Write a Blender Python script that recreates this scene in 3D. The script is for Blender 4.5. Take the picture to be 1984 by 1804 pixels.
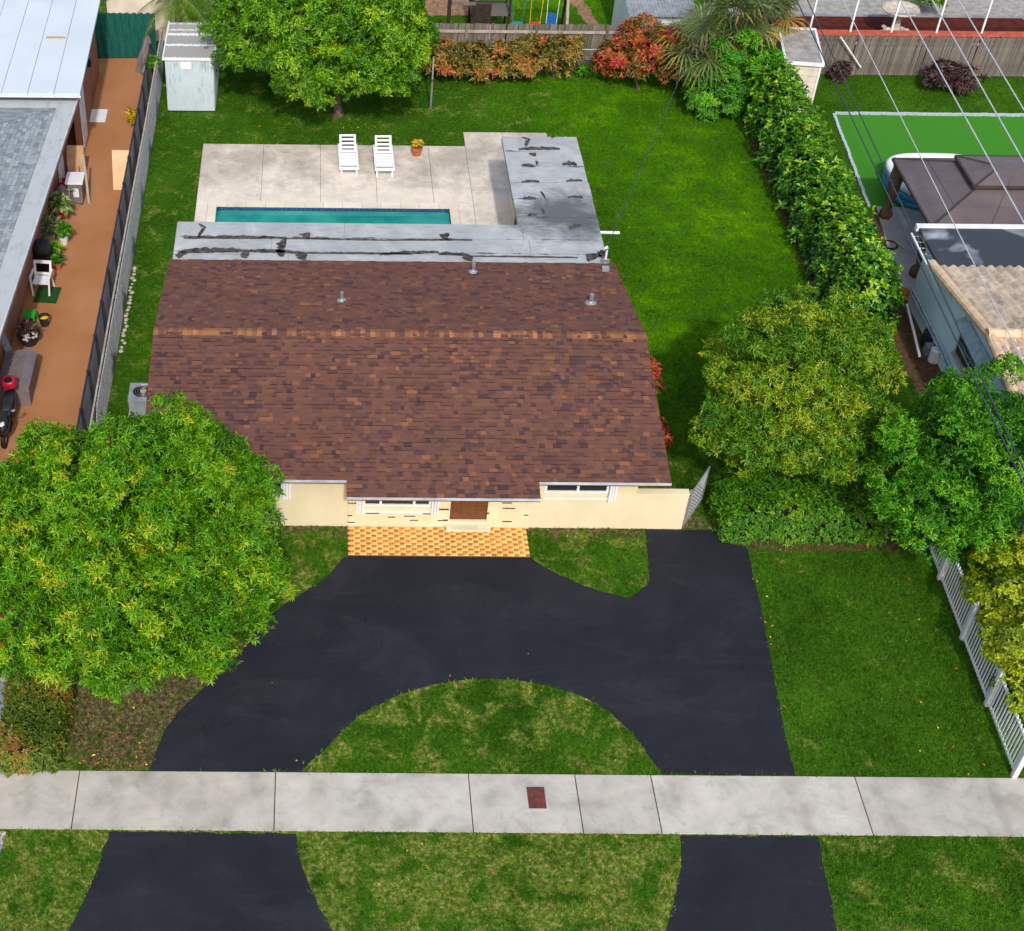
import bpy, math, random
import numpy as np
from mathutils import Vector, Matrix

for o in list(bpy.data.objects): bpy.data.objects.remove(o)
scene = bpy.context.scene
COL = scene.collection
random.seed(7)
RNG = np.random.default_rng(11)
rad = math.radians

# ------------------------------------------------------------------ camera
def make_camera():
    p, y, r = rad(41.81), rad(.331), rad(-.722)
    f = Vector((math.sin(y)*math.cos(p), math.cos(y)*math.cos(p), -math.sin(p)))
    rt = Vector((math.cos(y), -math.sin(y), 0)); dn = f.cross(rt)
    R = math.cos(r)*rt + math.sin(r)*dn; D = -math.sin(r)*rt + math.cos(r)*dn
    cd = bpy.data.cameras.new('camera'); co = bpy.data.objects.new('camera', cd); COL.objects.link(co)
    m = Matrix((R, -D, -f)).transposed().to_4x4(); m.translation = (0, 0, 26.5)
    co.matrix_world = m
    cd.sensor_fit = 'HORIZONTAL'; cd.sensor_width = 36; cd.lens = 2871/1984*36
    cd.shift_x = (992-614.2)/1984; cd.clip_end = 1000; cd.clip_start = .5
    scene.camera = co
make_camera()
scene.render.resolution_x = 1024; scene.render.resolution_y = 931

# ------------------------------------------------------------------ light
SUN_EL = rad(43)
world = bpy.data.worlds.new('World'); scene.world = world; world.use_nodes = True
wn = world.node_tree; wn.nodes.clear()
sky = wn.nodes.new('ShaderNodeTexSky'); sky.sky_type = 'NISHITA'; sky.sun_disc = False
sky.sun_elevation = SUN_EL; sky.sun_rotation = rad(180); sky.air_density = 1.2; sky.dust_density = 3.0; sky.ozone_density = .6
bg = wn.nodes.new('ShaderNodeBackground'); bg.inputs[1].default_value = .15
wo = wn.nodes.new('ShaderNodeOutputWorld')
wn.links.new(sky.outputs[0], bg.inputs[0]); wn.links.new(bg.outputs[0], wo.inputs[0])
sl = bpy.data.lights.new('sun', 'SUN'); sl.energy = 2.2; sl.angle = rad(2); sl.color = (1, .955, .89)
so = bpy.data.objects.new('sun', sl); COL.objects.link(so); so.location = (0, -20, 40)
so.rotation_euler = Vector((-.02, math.cos(SUN_EL), -math.sin(SUN_EL))).to_track_quat('-Z', 'Y').to_euler()
scene.view_settings.view_transform = 'Standard'; scene.view_settings.look = 'None'
scene.view_settings.exposure = .27; scene.view_settings.gamma = 1

# ------------------------------------------------------------------ helpers: objects and properties
def tag(o, label, cat, group=None, kind=None):
    if label: o['label'] = label
    if cat: o['category'] = cat
    if group: o['group'] = group
    if kind: o['kind'] = kind
    return o
def thing(name, label, cat, loc=(0, 0, 0), rz=0, group=None):
    o = bpy.data.objects.new(name, None); COL.objects.link(o)
    o.location = loc; o.rotation_euler = (0, 0, rz); o.empty_display_size = .2
    return tag(o, label, cat, group)
def link(name, me, parent=None, loc=None, rot=None):
    o = bpy.data.objects.new(name, me); COL.objects.link(o)
    if parent: o.parent = parent
    if loc is not None: o.location = loc
    if rot is not None: o.rotation_euler = rot
    return o
def struct(o): o['kind'] = 'structure'; return o
def copy_tree(o, parent=None):
    c = o.copy(); COL.objects.link(c); c.parent = parent
    for ch in list(o.children): copy_tree(ch, c)
    return c

class MB:
    """collects faces for ONE mesh object"""
    def __init__(s): s.v = []; s.f = []; s.m = []
    def face(s, pts, mi=0):
        n = len(s.v); s.v += [tuple(p) for p in pts]; s.f.append(tuple(range(n, n+len(pts)))); s.m.append(mi)
    def box(s, x0, x1, y0, y1, z0, z1, mi=0):
        n = len(s.v)
        s.v += [(x0,y0,z0),(x1,y0,z0),(x1,y1,z0),(x0,y1,z0),(x0,y0,z1),(x1,y0,z1),(x1,y1,z1),(x0,y1,z1)]
        for q in ((0,3,2,1),(4,5,6,7),(0,1,5,4),(1,2,6,5),(2,3,7,6),(3,0,4,7)):
            s.f.append(tuple(n+i for i in q)); s.m.append(mi)
        return s
    def bar(s, a, b, w, h=None, mi=0, up=(0,0,1)):
        """rectangular bar from a to b"""
        h = h or w; a = Vector(a); b = Vector(b); d = (b-a).normalized(); u = Vector(up)
        if abs(d.dot(u)) > .95: u = Vector((0, 1, 0))
        r = d.cross(u).normalized(); u = r.cross(d)
        n = len(s.v)
        for c in (a, b):
            for sx, sz in ((-1,-1),(1,-1),(1,1),(-1,1)): s.v.append(tuple(c + r*sx*w/2 + u*sz*h/2))
        for q in ((3,2,1,0),(4,5,6,7),(0,1,5,4),(1,2,6,5),(2,3,7,6),(3,0,4,7)):
            s.f.append(tuple(n+i for i in q)); s.m.append(mi)
        return s
    def tube(s, pts, r, k=8, mi=0, cap=True):
        pts = [Vector(p) for p in pts]; rs = r if isinstance(r, (list, tuple)) else [r]*len(pts)
        n = len(s.v); L = len(pts); ref = None
        for i, p in enumerate(pts):
            d = (pts[min(i+1, L-1)] - pts[max(i-1, 0)]).normalized()
            if ref is None: ref = Vector((0,0,1)) if abs(d.z) < .9 else Vector((1,0,0))
            a = d.cross(ref).normalized(); b = a.cross(d); ref = b if abs(b.length) > .1 else ref
            for j in range(k):
                t = 2*math.pi*j/k; s.v.append(tuple(p + (a*math.cos(t) + b*math.sin(t))*rs[i]))
        for i in range(L-1):
            for j in range(k):
                j2 = (j+1) % k
                s.f.append((n+i*k+j, n+i*k+j2, n+(i+1)*k+j2, n+(i+1)*k+j)); s.m.append(mi)
        if cap:
            s.f.append(tuple(n+j for j in range(k))); s.m.append(mi)
            s.f.append(tuple(n+(L-1)*k+j for j in reversed(range(k)))); s.m.append(mi)
        return s
    def lathe(s, prof, c=(0,0,0), k=16, mi=0):
        n = len(s.v); L = len(prof)
        for r, z in prof:
            for j in range(k):
                t = 2*math.pi*j/k; s.v.append((c[0]+r*math.cos(t), c[1]+r*math.sin(t), c[2]+z))
        for i in range(L-1):
            for j in range(k):
                j2 = (j+1) % k
                s.f.append((n+i*k+j, n+i*k+j2, n+(i+1)*k+j2, n+(i+1)*k+j)); s.m.append(mi)
        s.f.append(tuple(n+j for j in reversed(range(k)))); s.m.append(mi)
        s.f.append(tuple(n+(L-1)*k+j for j in range(k))); s.m.append(mi)
        return s
    def prism(s, poly, z0, z1, mi=0):
        n = len(s.v); k = len(poly)
        ar = sum(poly[i][0]*poly[(i+1)%k][1]-poly[(i+1)%k][0]*poly[i][1] for i in range(k))
        if ar < 0: poly = list(reversed(poly))
        s.v += [(p[0],p[1],z0) for p in poly] + [(p[0],p[1],z1) for p in poly]
        s.f.append(tuple(n+i for i in reversed(range(k)))); s.m.append(mi)
        s.f.append(tuple(n+k+i for i in range(k))); s.m.append(mi)
        for i in range(k):
            j = (i+1) % k; s.f.append((n+i, n+j, n+k+j, n+k+i)); s.m.append(mi)
        return s
    def extrude(s, poly, a, b, mi=0):
        """polygon of 3d points moved by vector (b-a)"""
        n = len(s.v); k = len(poly); d = Vector(b)-Vector(a)
        s.v += [tuple(p) for p in poly] + [tuple(Vector(p)+d) for p in poly]
        s.f.append(tuple(n+i for i in reversed(range(k)))); s.m.append(mi)
        s.f.append(tuple(n+k+i for i in range(k))); s.m.append(mi)
        for i in range(k):
            j = (i+1) % k; s.f.append((n+i, n+j, n+k+j, n+k+i)); s.m.append(mi)
        return s
    def mesh(s, name, mats, smooth=False, rnd=None):
        me = bpy.data.meshes.new(name); me.from_pydata(s.v, [], s.f)
        for m in (mats if isinstance(mats, (list, tuple)) else [mats]): me.materials.append(m)
        if any(s.m): me.polygons.foreach_set('material_index', s.m)
        if smooth: me.polygons.foreach_set('use_smooth', [True]*len(s.f))
        if rnd is not None:
            a = me.attributes.new('rnd', 'FLOAT', 'POINT'); a.data.foreach_set('value', np.asarray(rnd, dtype=np.float32) if hasattr(rnd, '__len__') else [rnd]*len(s.v))
        me.update(); return me
    def build(s, name, mats, parent=None, smooth=False, rnd=None):
        return link(name, s.mesh(name, mats, smooth, rnd), parent)

def np_mesh(name, V, F, mat, attr=None, smooth=False, k=None):
    """fast mesh: V (n,3), F (m,k) with one polygon size"""
    me = bpy.data.meshes.new(name); V = np.asarray(V, np.float32); F = np.asarray(F, np.int32); k = F.shape[1]
    me.vertices.add(len(V)); me.vertices.foreach_set('co', V.ravel())
    me.loops.add(F.size); me.loops.foreach_set('vertex_index', F.ravel())
    me.polygons.add(len(F)); me.polygons.foreach_set('loop_start', np.arange(0, F.size, k, dtype=np.int32))
    me.update(calc_edges=True)
    if attr is not None:
        a = me.attributes.new('rnd', 'FLOAT', 'POINT'); a.data.foreach_set('value', np.asarray(attr, np.float32))
    if smooth: me.polygons.foreach_set('use_smooth', np.ones(len(F), bool))
    me.materials.append(mat); return me

# ------------------------------------------------------------------ helpers: materials
def lin(c): c /= 255; return c/12.92 if c <= .04045 else ((c+.055)/1.055)**2.4
def C(r, g, b, k=1.0): return (lin(r)*k, lin(g)*k, lin(b)*k, 1)
class NT:
    def __init__(s, name):
        s.mat = bpy.data.materials.new(name); s.mat.use_nodes = True
        s.t = s.mat.node_tree; s.n = s.t.nodes; s.l = s.t.links
        s.b = s.n['Principled BSDF']; s.out = s.n['Material Output']
    def node(s, typ, **kw):
        n = s.n.new(typ)
        for k, v in kw.items(): setattr(n, k, v)
        return n
    def pos(s, obj=False):
        return s.node('ShaderNodeTexCoord').outputs['Object'] if obj else s.node('ShaderNodeNewGeometry').outputs['Position']
    def noise(s, vec, scale, detail=4, rough=.55, dist=0, sc=None):
        if sc:
            mp = s.node('ShaderNodeMapping'); mp.inputs['Scale'].default_value = sc; s.l.new(vec, mp.inputs[0]); vec = mp.outputs[0]
        n = s.node('ShaderNodeTexNoise'); s.l.new(vec, n.inputs['Vector'])
        n.inputs['Scale'].default_value = scale; n.inputs['Detail'].default_value = detail
        n.inputs['Roughness'].default_value = rough; n.inputs['Distortion'].default_value = dist
        return n.outputs['Fac']
    def ramp(s, fac, stops, interp='LINEAR'):
        r = s.node('ShaderNodeValToRGB'); r.color_ramp.interpolation = interp; e = r.color_ramp.elements
        while len(e) < len(stops): e.new(.5)
        for i, (p, c) in enumerate(stops): e[i].position = p; e[i].color = c if len(c) == 4 else (*c, 1)
        s.l.new(fac, r.inputs[0]); return r.outputs[0]
    def mask(s, fac, a, b): return s.ramp(fac, [(a, (0,0,0,1)), (b, (1,1,1,1))])
    def mix(s, fac, a, b, typ='MIX'):
        m = s.node('ShaderNodeMix', data_type='RGBA', blend_type=typ)
        for i, v in ((0, fac), (6, a), (7, b)):
            if hasattr(v, 'is_linked') or hasattr(v, 'links'): s.l.new(v, m.inputs[i])
            else: m.inputs[i].default_value = v
        return m.outputs[2]
    def math(s, op, a, b=None, clamp=False):
        m = s.node('ShaderNodeMath', operation=op, use_clamp=clamp)
        for i, v in ((0, a), (1, b)):
            if v is None: continue
            if hasattr(v, 'links'): s.l.new(v, m.inputs[i])
            else: m.inputs[i].default_value = v
        return m.outputs[0]
    def sep(s, vec):
        n = s.node('ShaderNodeSeparateXYZ'); s.l.new(vec, n.inputs[0]); return n.outputs
    def rng(s, v, a, b, c=0, d=1):
        m = s.node('ShaderNodeMapRange'); m.interpolation_type = 'SMOOTHSTEP'; s.l.new(v, m.inputs[0])
        for i, q in enumerate((a, b, c, d)): m.inputs[i+1].default_value = q
        return m.outputs[0]
    def attr(s, name='rnd'): return s.node('ShaderNodeAttribute', attribute_name=name).outputs['Fac']
    def fin(s, col=None, rough=.8, bump=None, bs=.3, bd=.02, metal=0, spec=.3, alpha=None):
        b = s.b
        if col is not None:
            if hasattr(col, 'links'): s.l.new(col, b.inputs['Base Color'])
            else: b.inputs['Base Color'].default_value = col
        if hasattr(rough, 'links'): s.l.new(rough, b.inputs['Roughness'])
        else: b.inputs['Roughness'].default_value = rough
        b.inputs['Metallic'].default_value = metal; b.inputs['Specular IOR Level'].default_value = spec
        if bump is not None:
            n = s.node('ShaderNodeBump'); n.inputs['Strength'].default_value = bs; n.inputs['Distance'].default_value = bd
            s.l.new(bump, n.inputs['Height']); s.l.new(n.outputs[0], b.inputs['Normal'])
        if alpha is not None:
            if hasattr(alpha, 'links'): s.l.new(alpha, b.inputs['Alpha'])
            else: b.inputs['Alpha'].default_value = alpha
        return s.mat

def plain(name, c, c2=None, scale=4, rough=.7, spec=.3, metal=0, bump=0, obj=True, lo=.35, hi=.65, sc=None):
    """a two-tone mottled material"""
    t = NT(name); n = t.noise(t.pos(obj), scale, 5, sc=sc)
    c2 = c2 or tuple(x*.82 for x in c[:3])+(1,)
    col = t.ramp(n, [(lo, c2), (hi, c)])
    return t.fin(col, rough, n if bump else None, bump or .1, .02, metal, spec)

def leafmat(name, stops, trans=.3, rough=.45, spec=.35):
    t = NT(name); col = t.ramp(t.attr(), stops)
    t.fin(col, rough, spec=spec)
    tr = t.node('ShaderNodeBsdfTranslucent'); t.l.new(t.mix(.5, col, (.25, .4, .02, 1), 'MIX') if False else col, tr.inputs[0])
    mx = t.node('ShaderNodeMixShader'); mx.inputs[0].default_value = trans
    t.l.new(t.b.outputs[0], mx.inputs[1]); t.l.new(tr.outputs[0], mx.inputs[2]); t.l.new(mx.outputs[0], t.out.inputs[0])
    return t.mat

# lawn colour: shared by the ground sheet and the grass tufts
def lawn_color(t, tuft):
    p = t.pos(); x, y, z = t.sep(p)
    n1 = t.noise(p, .35, 5, .6, .4); n2 = t.noise(p, 1.6, 6, .65); n3 = t.noise(p, 9, 4, .6)
    lush = t.ramp(n1, [(.32, C(48, 88, 6)), (.5, C(69, 119, 4)), (.68, C(97, 150, 2))])
    dull = t.ramp(n1, [(.32, C(42, 76, 14)), (.5, C(57, 97, 20)), (.68, C(76, 120, 26))])
    lush = t.mix(t.math('MULTIPLY', t.rng(x, 5, 10, 0, 1), t.math('MULTIPLY', t.rng(y, 30, 36, 0, 1), t.rng(x, 15.5, 17.5, 1, 0))), dull, lush)
    lush = t.mix(t.mask(n2, .35, .7), lush, C(60, 98, 22))
    dry = t.ramp(n3, [(.3, C(74, 104, 28)), (.52, C(104, 126, 48)), (.66, C(148, 136, 88)), (.85, C(172, 146, 108))])
    # the verge by the street is the driest, the back lawn the greenest
    yf = t.rng(y, 17.0, 21.0, 1, 0); yb = t.rng(y, 24, 36, 1, 0)
    th = t.math('ADD', t.math('MULTIPLY', yf, .065), t.math('MULTIPLY', yb, .05))
    d = t.math('ADD', t.noise(p, 1.25, 7, .68, .5), th)
    # the lawn right of the drive is kept greener
    d = t.math('SUBTRACT', d, t.math('MULTIPLY', t.rng(x, 8.5, 11, 0, 1), .1))
    col = t.mix(t.mask(d, .54, .66), lush, dry)
    soil = t.math('ADD', t.noise(p, 2.3, 7, .7, .3), t.math('MULTIPLY', t.rng(y, 24, 34, 1, 0), .035))
    soil = t.math('SUBTRACT', soil, t.math('MULTIPLY', t.rng(x, 9.5, 11, 0, 1), .03))
    col = t.mix(t.mask(soil, .64, .74), col, t.mix(t.mask(n3, .4, .6), C(112, 92, 66), C(158, 132, 100)))
    # worn soil under the big front tree and along the front wall
    ux = t.math('SUBTRACT', x, -4.0); uy = t.math('SUBTRACT', y, 21.4); ud = t.math('SQRT', t.math('ADD', t.math('MULTIPLY', ux, ux), t.math('MULTIPLY', uy, uy)))
    worn = t.math('MAXIMUM', t.rng(ud, 1.0, 3.0, .3, 0), t.math('MULTIPLY', t.rng(y, 26.5, 27.3, 0, .24), t.rng(y, 27.6, 28.2, 1, 0)))
    worn = t.mask(t.math('ADD', t.noise(p, 3.1, 6, .7), worn), .62, .8)
    col = t.mix(t.math('MULTIPLY', worn, .85), col, t.mix(t.mask(n3, .4, .65), C(84,70,52), C(128,112,88)))
    if tuft: col = t.mix(1.0, col, t.ramp(t.attr(), [(0, (.42,.45,.4,1)), (.5, (1,1,1,1)), (1, (1.75,1.6,1.3,1))]), 'MULTIPLY')
    else: col = t.mix(1.0, col, t.ramp(n3, [(.3, (.55,.56,.5,1)), (.7, (1.15,1.15,1.05,1))]), 'MULTIPLY')
    return col, n3
t = NT('lawn'); c_, n_ = lawn_color(t, False); M_LAWN = t.fin(c_, 1.0, n_, .8, .05, spec=.02)
t = NT('grass_blade'); c_, n_ = lawn_color(t, True); M_BLADE = t.fin(c_, .9, spec=.04)

def mk_asphalt():
    t = NT('asphalt'); p = t.pos()
    n1 = t.noise(p, .5, 5, .6, .5); n2 = t.noise(p, 60, 3, .6); n3 = t.noise(p, 2.5, 6, .65)
    c = t.ramp(n1, [(.3, C(27, 30, 38)), (.55, C(33, 36, 44)), (.75, C(42, 43, 50))])
    c = t.mix(t.math('MULTIPLY', t.mask(n3, .62, .8), .5), c, C(58, 57, 60))
    c = t.mix(t.math('MULTIPLY', t.mask(n2, .6, .75), .35), c, C(66, 66, 70))
    c = t.mix(t.math('MULTIPLY', t.mask(t.noise(p, .8, 7, .72, .8, sc=(.5,1.2,1)), .5, .75), .35), c, C(64, 64, 68))
    v = t.node('ShaderNodeTexVoronoi', feature='DISTANCE_TO_EDGE'); v.inputs['Scale'].default_value = .55
    dn = t.node('ShaderNodeTexNoise'); dn.inputs['Scale'].default_value = 2.2; t.l.new(p, dn.inputs['Vector'])
    add = t.node('ShaderNodeVectorMath', operation='MULTIPLY_ADD'); t.l.new(dn.outputs['Color'], add.inputs[0]); add.inputs[1].default_value = (.9,.9,0); t.l.new(p, add.inputs[2])
    t.l.new(add.outputs[0], v.inputs['Vector'])
    cr = t.math('MULTIPLY', t.ramp(v.outputs['Distance'], [(0, (1,1,1,1)), (.012, (0,0,0,1))]), t.mask(t.noise(p, .33, 3), .56, .64))
    c = t.mix(t.math('MULTIPLY', cr, .45), c, C(16, 16, 18))
    return t.fin(c, .85, n2, .3, .012, spec=.22)
M_ASPHALT = mk_asphalt()

def mk_concrete(name, base, light, dark, stain=.5, warm=None, s1=.7):
    t = NT(name); p = t.pos()
    n1 = t.noise(p, s1, 6, .62, .4); n2 = t.noise(p, 5, 6, .7, .3); n3 = t.noise(p, 55, 3)
    c = t.ramp(n1, [(.3, dark), (.5, base), (.72, light)])
    c = t.mix(t.math('MULTIPLY', t.mask(n2, .52, .75), stain), c, dark)
    c = t.mix(t.math('MULTIPLY', t.mask(n3, .6, .75), .35), c, light)
    c = t.mix(t.math('MULTIPLY', t.mask(t.noise(p, 2.6, 8, .78, .4), .6, .74), stain*.9), c, tuple(v*.72 for v in dark[:3])+(1,))
    c = t.mix(t.math('MULTIPLY', t.mask(t.noise(p, 17, 3, .6), .69, .73), .5), c, tuple(v*.45 for v in dark[:3])+(1,))
    oi = t.node('ShaderNodeObjectInfo').outputs['Random']
    c = t.mix(1.0, c, t.ramp(oi, [(0, (.9,.89,.86,1)), (1, (1.06,1.06,1.05,1))]), 'MULTIPLY')
    if warm: c = t.mix(t.math('MULTIPLY', t.mask(t.noise(p, 1.3, 4), .5, .7), .5), c, warm)
    return t.fin(c, .9, n2, .12, .01, spec=.2)
M_WALK = mk_concrete('sidewalk_concrete', C(178,175,169), C(196,192,185), C(148,144,137), .6, C(184,175,163), 1.1)
M_PATH = mk_concrete('grey_concrete', C(176,172,172), C(196,192,190), C(150,146,146), .4)
M_COPING = mk_concrete('coping_stone', C(222,212,196), C(230,222,206), C(205,196,178), .3)
def mk_deck():
    t = NT('pool_deck_concrete'); p = t.pos(); x, y, z = t.sep(p)
    n1 = t.noise(p, .6, 8, .74, .1); n2 = t.noise(p, 3, 7, .72); n3 = t.noise(p, 40, 3)
    c = t.ramp(n2, [(.3, C(205,194,180)), (.6, C(224,213,199)), (.8, C(230,221,208))])
    st = t.math('MULTIPLY', t.mask(t.math('ADD', n1, t.math('MULTIPLY', t.rng(y, 43, 45.5, 0, 1), .17)), .52, .72), .9)
    c = t.mix(t.math('MULTIPLY', st, t.ramp(n2, [(.25, (.35,.35,.35,1)), (.7, (1,1,1,1))])), c, C(140,134,124))
    c = t.mix(t.math('MULTIPLY', t.mask(n3, .62, .75), .2), c, C(170,160,150))
    return t.fin(c, .9, n2, .1, .01, spec=.2)
M_DECK = mk_deck()
M_ORANGE = (lambda t: t.fin(t.mix(t.math('MULTIPLY', t.mask(t.noise(t.pos(), 120, 2), .5, .7), .35), t.ramp(t.noise(t.pos(), .45, 5, .6, .4), [(.3, C(160,110,70)), (.5, C(170,119,80)), (.7, C(178,128,96))]), C(140,95,60)), .9, spec=.15))(NT('orange_patio_coating'))
M_BLUEPAVE = (lambda t: t.fin(t.mix(t.mask(t.noise(t.pos(), 1.7, 6, .65), .56, .6), C(132,142,162), C(196,186,180)), .85, spec=.2))(NT('painted_driveway'))

def mk_shingle(name, stops, dark):
    t = NT(name); a = t.attr(); p = t.pos(); n = t.noise(p, 38, 4, .7); n2 = t.noise(p, .6, 4)
    c = t.ramp(a, stops)
    c = t.mix(1.0, c, t.ramp(n, [(.25, (.78,.78,.78,1)), (.75, (1.2,1.2,1.2,1))]), 'MULTIPLY')
    c = t.mix(1.0, c, t.ramp(n2, [(.3, (.94,.94,.94,1)), (.7, (1.05,1.05,1.05,1))]), 'MULTIPLY')
    m = t.fin(c, .95, n, .3, .006, spec=.12)
    return m
SH_STOPS = [(0, C(76,57,60)), (.2, C(93,66,63)), (.45, C(104,72,64)), (.7, C(110,76,64)), (.88, C(119,81,64)), (1, C(133,90,66))]
M_SHINGLE = mk_shingle('brown_shingle', SH_STOPS, None)
M_SHEDGE = plain('shingle_edge', C(60,42,42), rough=.95, spec=.1)
M_CAP = mk_shingle('ridge_cap_shingle', [(0, C(96,68,62)), (.25, C(122,84,66)), (.6, C(142,98,68)), (1, C(164,114,76))], None)
M_GSHINGLE = mk_shingle('grey_shingle', [(0, C(118,127,134)), (.5, C(136,145,151)), (1, C(156,163,167))], None)
M_GEDGE = plain('grey_shingle_edge', C(96,104,110), rough=.95, spec=.1)
M_GBORDER = (lambda t: t.fin(t.mix(t.math('MULTIPLY', t.mask(t.noise(t.pos(), 1.2, 6, .7, sc=(3,1,1)), .5, .7), .55), C(172,177,180), C(128,130,130)), .9, spec=.15))(NT('roll_roofing'))
M_CREAM = plain('cream_stucco', C(222,209,177), C(212,198,165), 1.2, .9, .15, bump=.05)
M_CREAM2 = plain('cream_brick', C(226,214,182), C(216,202,168), 2, .85, .15)
M_WHITE = plain('white_paint', C(232,234,236), C(214,217,220), 3, .5, .4)
M_FASCIA = plain('drip_edge_metal', C(196,200,206), C(168,172,180), 2, .45, .5)
M_BROWN = plain('brown_paint', C(112,68,36), C(90,52,28), 3, .6, .3)
M_DARKWOOD = plain('dark_wood', C(62,52,46), C(44,36,33), 5, .85, .2)
M_DOOR = plain('stained_door_wood', C(116,72,40), C(92,54,30), 3, .5, .4, sc=(1,1,8))
M_SLOT = plain('recessed_slot', C(84,66,48), rough=.9)
M_GLASS = (lambda t: t.fin(C(40,45,47), .08, spec=.35))(NT('window_glass'))
M_DARK = (lambda t: t.fin(C(22,22,24), .6))(NT('black_plastic'))
M_STEEL = plain('galvanised_steel', C(170,174,178), C(140,144,148), 6, .45, .5, metal=.5)
M_GREYM = plain('grey_metal', C(150,156,162), C(122,128,134), 4, .55, .4)
M_TILE_L = (lambda t: t.fin(t.ramp(t.attr(), [(0, C(206,148,70)), (.5, C(230,186,108)), (1, C(240,206,140))]), .45, spec=.4))(NT('tan_tile'))
M_TILE_D = (lambda t: t.fin(t.ramp(t.attr(), [(0, C(164,100,36)), (.5, C(190,124,54)), (1, C(222,168,92))]), .45, spec=.4))(NT('brown_tile'))
M_GROUT = plain('grout', C(120,84,50), rough=.95)
def mk_flat():
    t = NT('weathered_flat_roof'); p = t.pos(); x, y, z = t.sep(p)
    n1 = t.noise(p, .8, 6, .65, .5); n2 = t.noise(p, 6, 6, .7); n3 = t.noise(p, 2.2, 7, .7, sc=(1,4,1))
    c = t.ramp(n1, [(.3, C(146,150,153)), (.5, C(164,168,171)), (.7, C(184,187,189))])
    c = t.mix(t.math('MULTIPLY', t.mask(n3, .5, .72), .5), c, C(122,126,130))
    # soot-dark weathering where water ponds, at the inner corner of the two roofs
    dx = t.math('MULTIPLY', t.math('SUBTRACT', x, 7.6), .75); dy = t.math('SUBTRACT', y, 38.5)
    d = t.math('SQRT', t.math('ADD', t.math('MULTIPLY', dx, dx), t.math('MULTIPLY', dy, dy)))
    d = t.math('ADD', d, t.math('MULTIPLY', n1, 2.2)); d = t.math('SUBTRACT', d, t.math('MULTIPLY', n3, 1.2))
    c = t.mix(t.rng(d, .9, 2.4, .85, 0), c, C(74,78,82))
    c = t.mix(t.mask(n2, .66, .72), c, C(112,118,124))
    # tar showing through along the laps between the sheets
    ab = lambda v: t.math('ABSOLUTE', v)
    d1 = t.math('MINIMUM', ab(t.math('SUBTRACT', y, 36.36)), ab(t.math('SUBTRACT', y, 37.11)))
    d2 = None
    for yy in [42.23, 41.32, 40.32, 39.35, 38.32]:
        q = ab(t.math('SUBTRACT', y, yy)); d2 = q if d2 is None else t.math('MINIMUM', d2, q)
    wing = t.math('GREATER_THAN', y, 37.75)
    dd = t.math('ADD', t.math('MULTIPLY', d2, wing), t.math('MULTIPLY', d1, t.math('SUBTRACT', 1.0, wing)))
    wv = t.math('MULTIPLY', t.mask(t.noise(p, 1.3, 4, .6, sc=(1,1.5,1)), .52, .75), .12)
    c = t.mix(t.math('MULTIPLY', t.math('LESS_THAN', dd, t.math('ADD', wv, .006)), t.ramp(n2, [(.3,(.95,.95,.95,1)),(.6,(.55,.55,.55,1))])), c, C(58,57,58))
    return t.fin(c, .85, n2, .15, .01, spec=.2)
M_FLAT = mk_flat()
M_TEAR = plain('exposed_roofing_felt', C(92,88,86), C(46,45,47), 6, .95, .1)
def mk_water(name, c1, c2, rough=.06):
    t = NT(name); p = t.pos(); n = t.noise(p, 1.1, 4, .5); w = t.noise(p, 9, 3)
    return t.fin(t.ramp(n, [(.35, c1), (.7, c2)]), rough, w, .12, .02, spec=.5)
M_WATER = mk_water('pool_water', C(22,128,122), C(52,158,144))
M_BLUETILE = (lambda t: t.fin(t.ramp(t.noise(t.pos(), 14, 2), [(.4, C(18,52,92)), (.65, C(40,96,140))]), .25, spec=.5))(NT('blue_pool_tile'))
M_WOOD = (lambda t: t.fin(t.mix(1.0, t.ramp(t.noise(t.pos(True), 3, 6, .7, sc=(14,14,1)), [(.3, C(84,79,74)), (.5, C(112,106,100)), (.72, C(146,141,136))]), t.ramp(t.node('ShaderNodeObjectInfo').outputs['Random'], [(0, (.72,.7,.68,1)), (1, (1.12,1.1,1.08,1))]), 'MULTIPLY'), .9, spec=.1))(NT('weathered_wood'))
M_LWOOD = plain('pale_wood', C(178,168,154), C(150,138,126), 5, .9, .1)
M_BARK = plain('bark', C(112,98,84), C(74,62,52), 9, .95, .1, bump=.4)
M_PBARK = plain('palm_bark', C(128,116,104), C(84,72,62), 9, .95, .1, bump=.4)
M_SCREEN = (lambda t: t.fin(t.ramp(t.noise(t.pos(), 1.6, 5, .6), [(.3, C(104,114,124)), (.55, C(128,138,148)), (.8, C(150,142,152))]), .9, spec=.1, alpha=.86))(NT('grey_privacy_screen'))
def mk_screen2():
    t = NT('thin_privacy_screen'); c = t.ramp(t.noise(t.pos(), 1.3, 5, .6), [(.3, C(150,158,166)), (.7, C(186,192,198))]); t.fin(c, .9, spec=.1)
    tr = t.node('ShaderNodeBsdfTranslucent'); t.l.new(c, tr.inputs[0]); mx = t.node('ShaderNodeMixShader'); mx.inputs[0].default_value = .5
    t.l.new(t.b.outputs[0], mx.inputs[1]); t.l.new(tr.outputs[0], mx.inputs[2]); t.l.new(mx.outputs[0], t.out.inputs[0]); return t.mat
M_SCREEN2 = mk_screen2()
M_GREENSCR = (lambda t: t.fin(t.ramp(t.noise(t.pos(), 3, 5, .6, sc=(6,1,1)), [(.3, C(22,72,66)), (.7, C(36,100,90))]), .9, spec=.1))(NT('green_privacy_screen'))
M_RAIL = plain('weathered_rail', C(184,172,156), C(150,140,128), 5, .8, .2)
M_FRAME = plain('dark_frame', C(46,50,56), C(34,37,42), 5, .6, .3)
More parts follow.
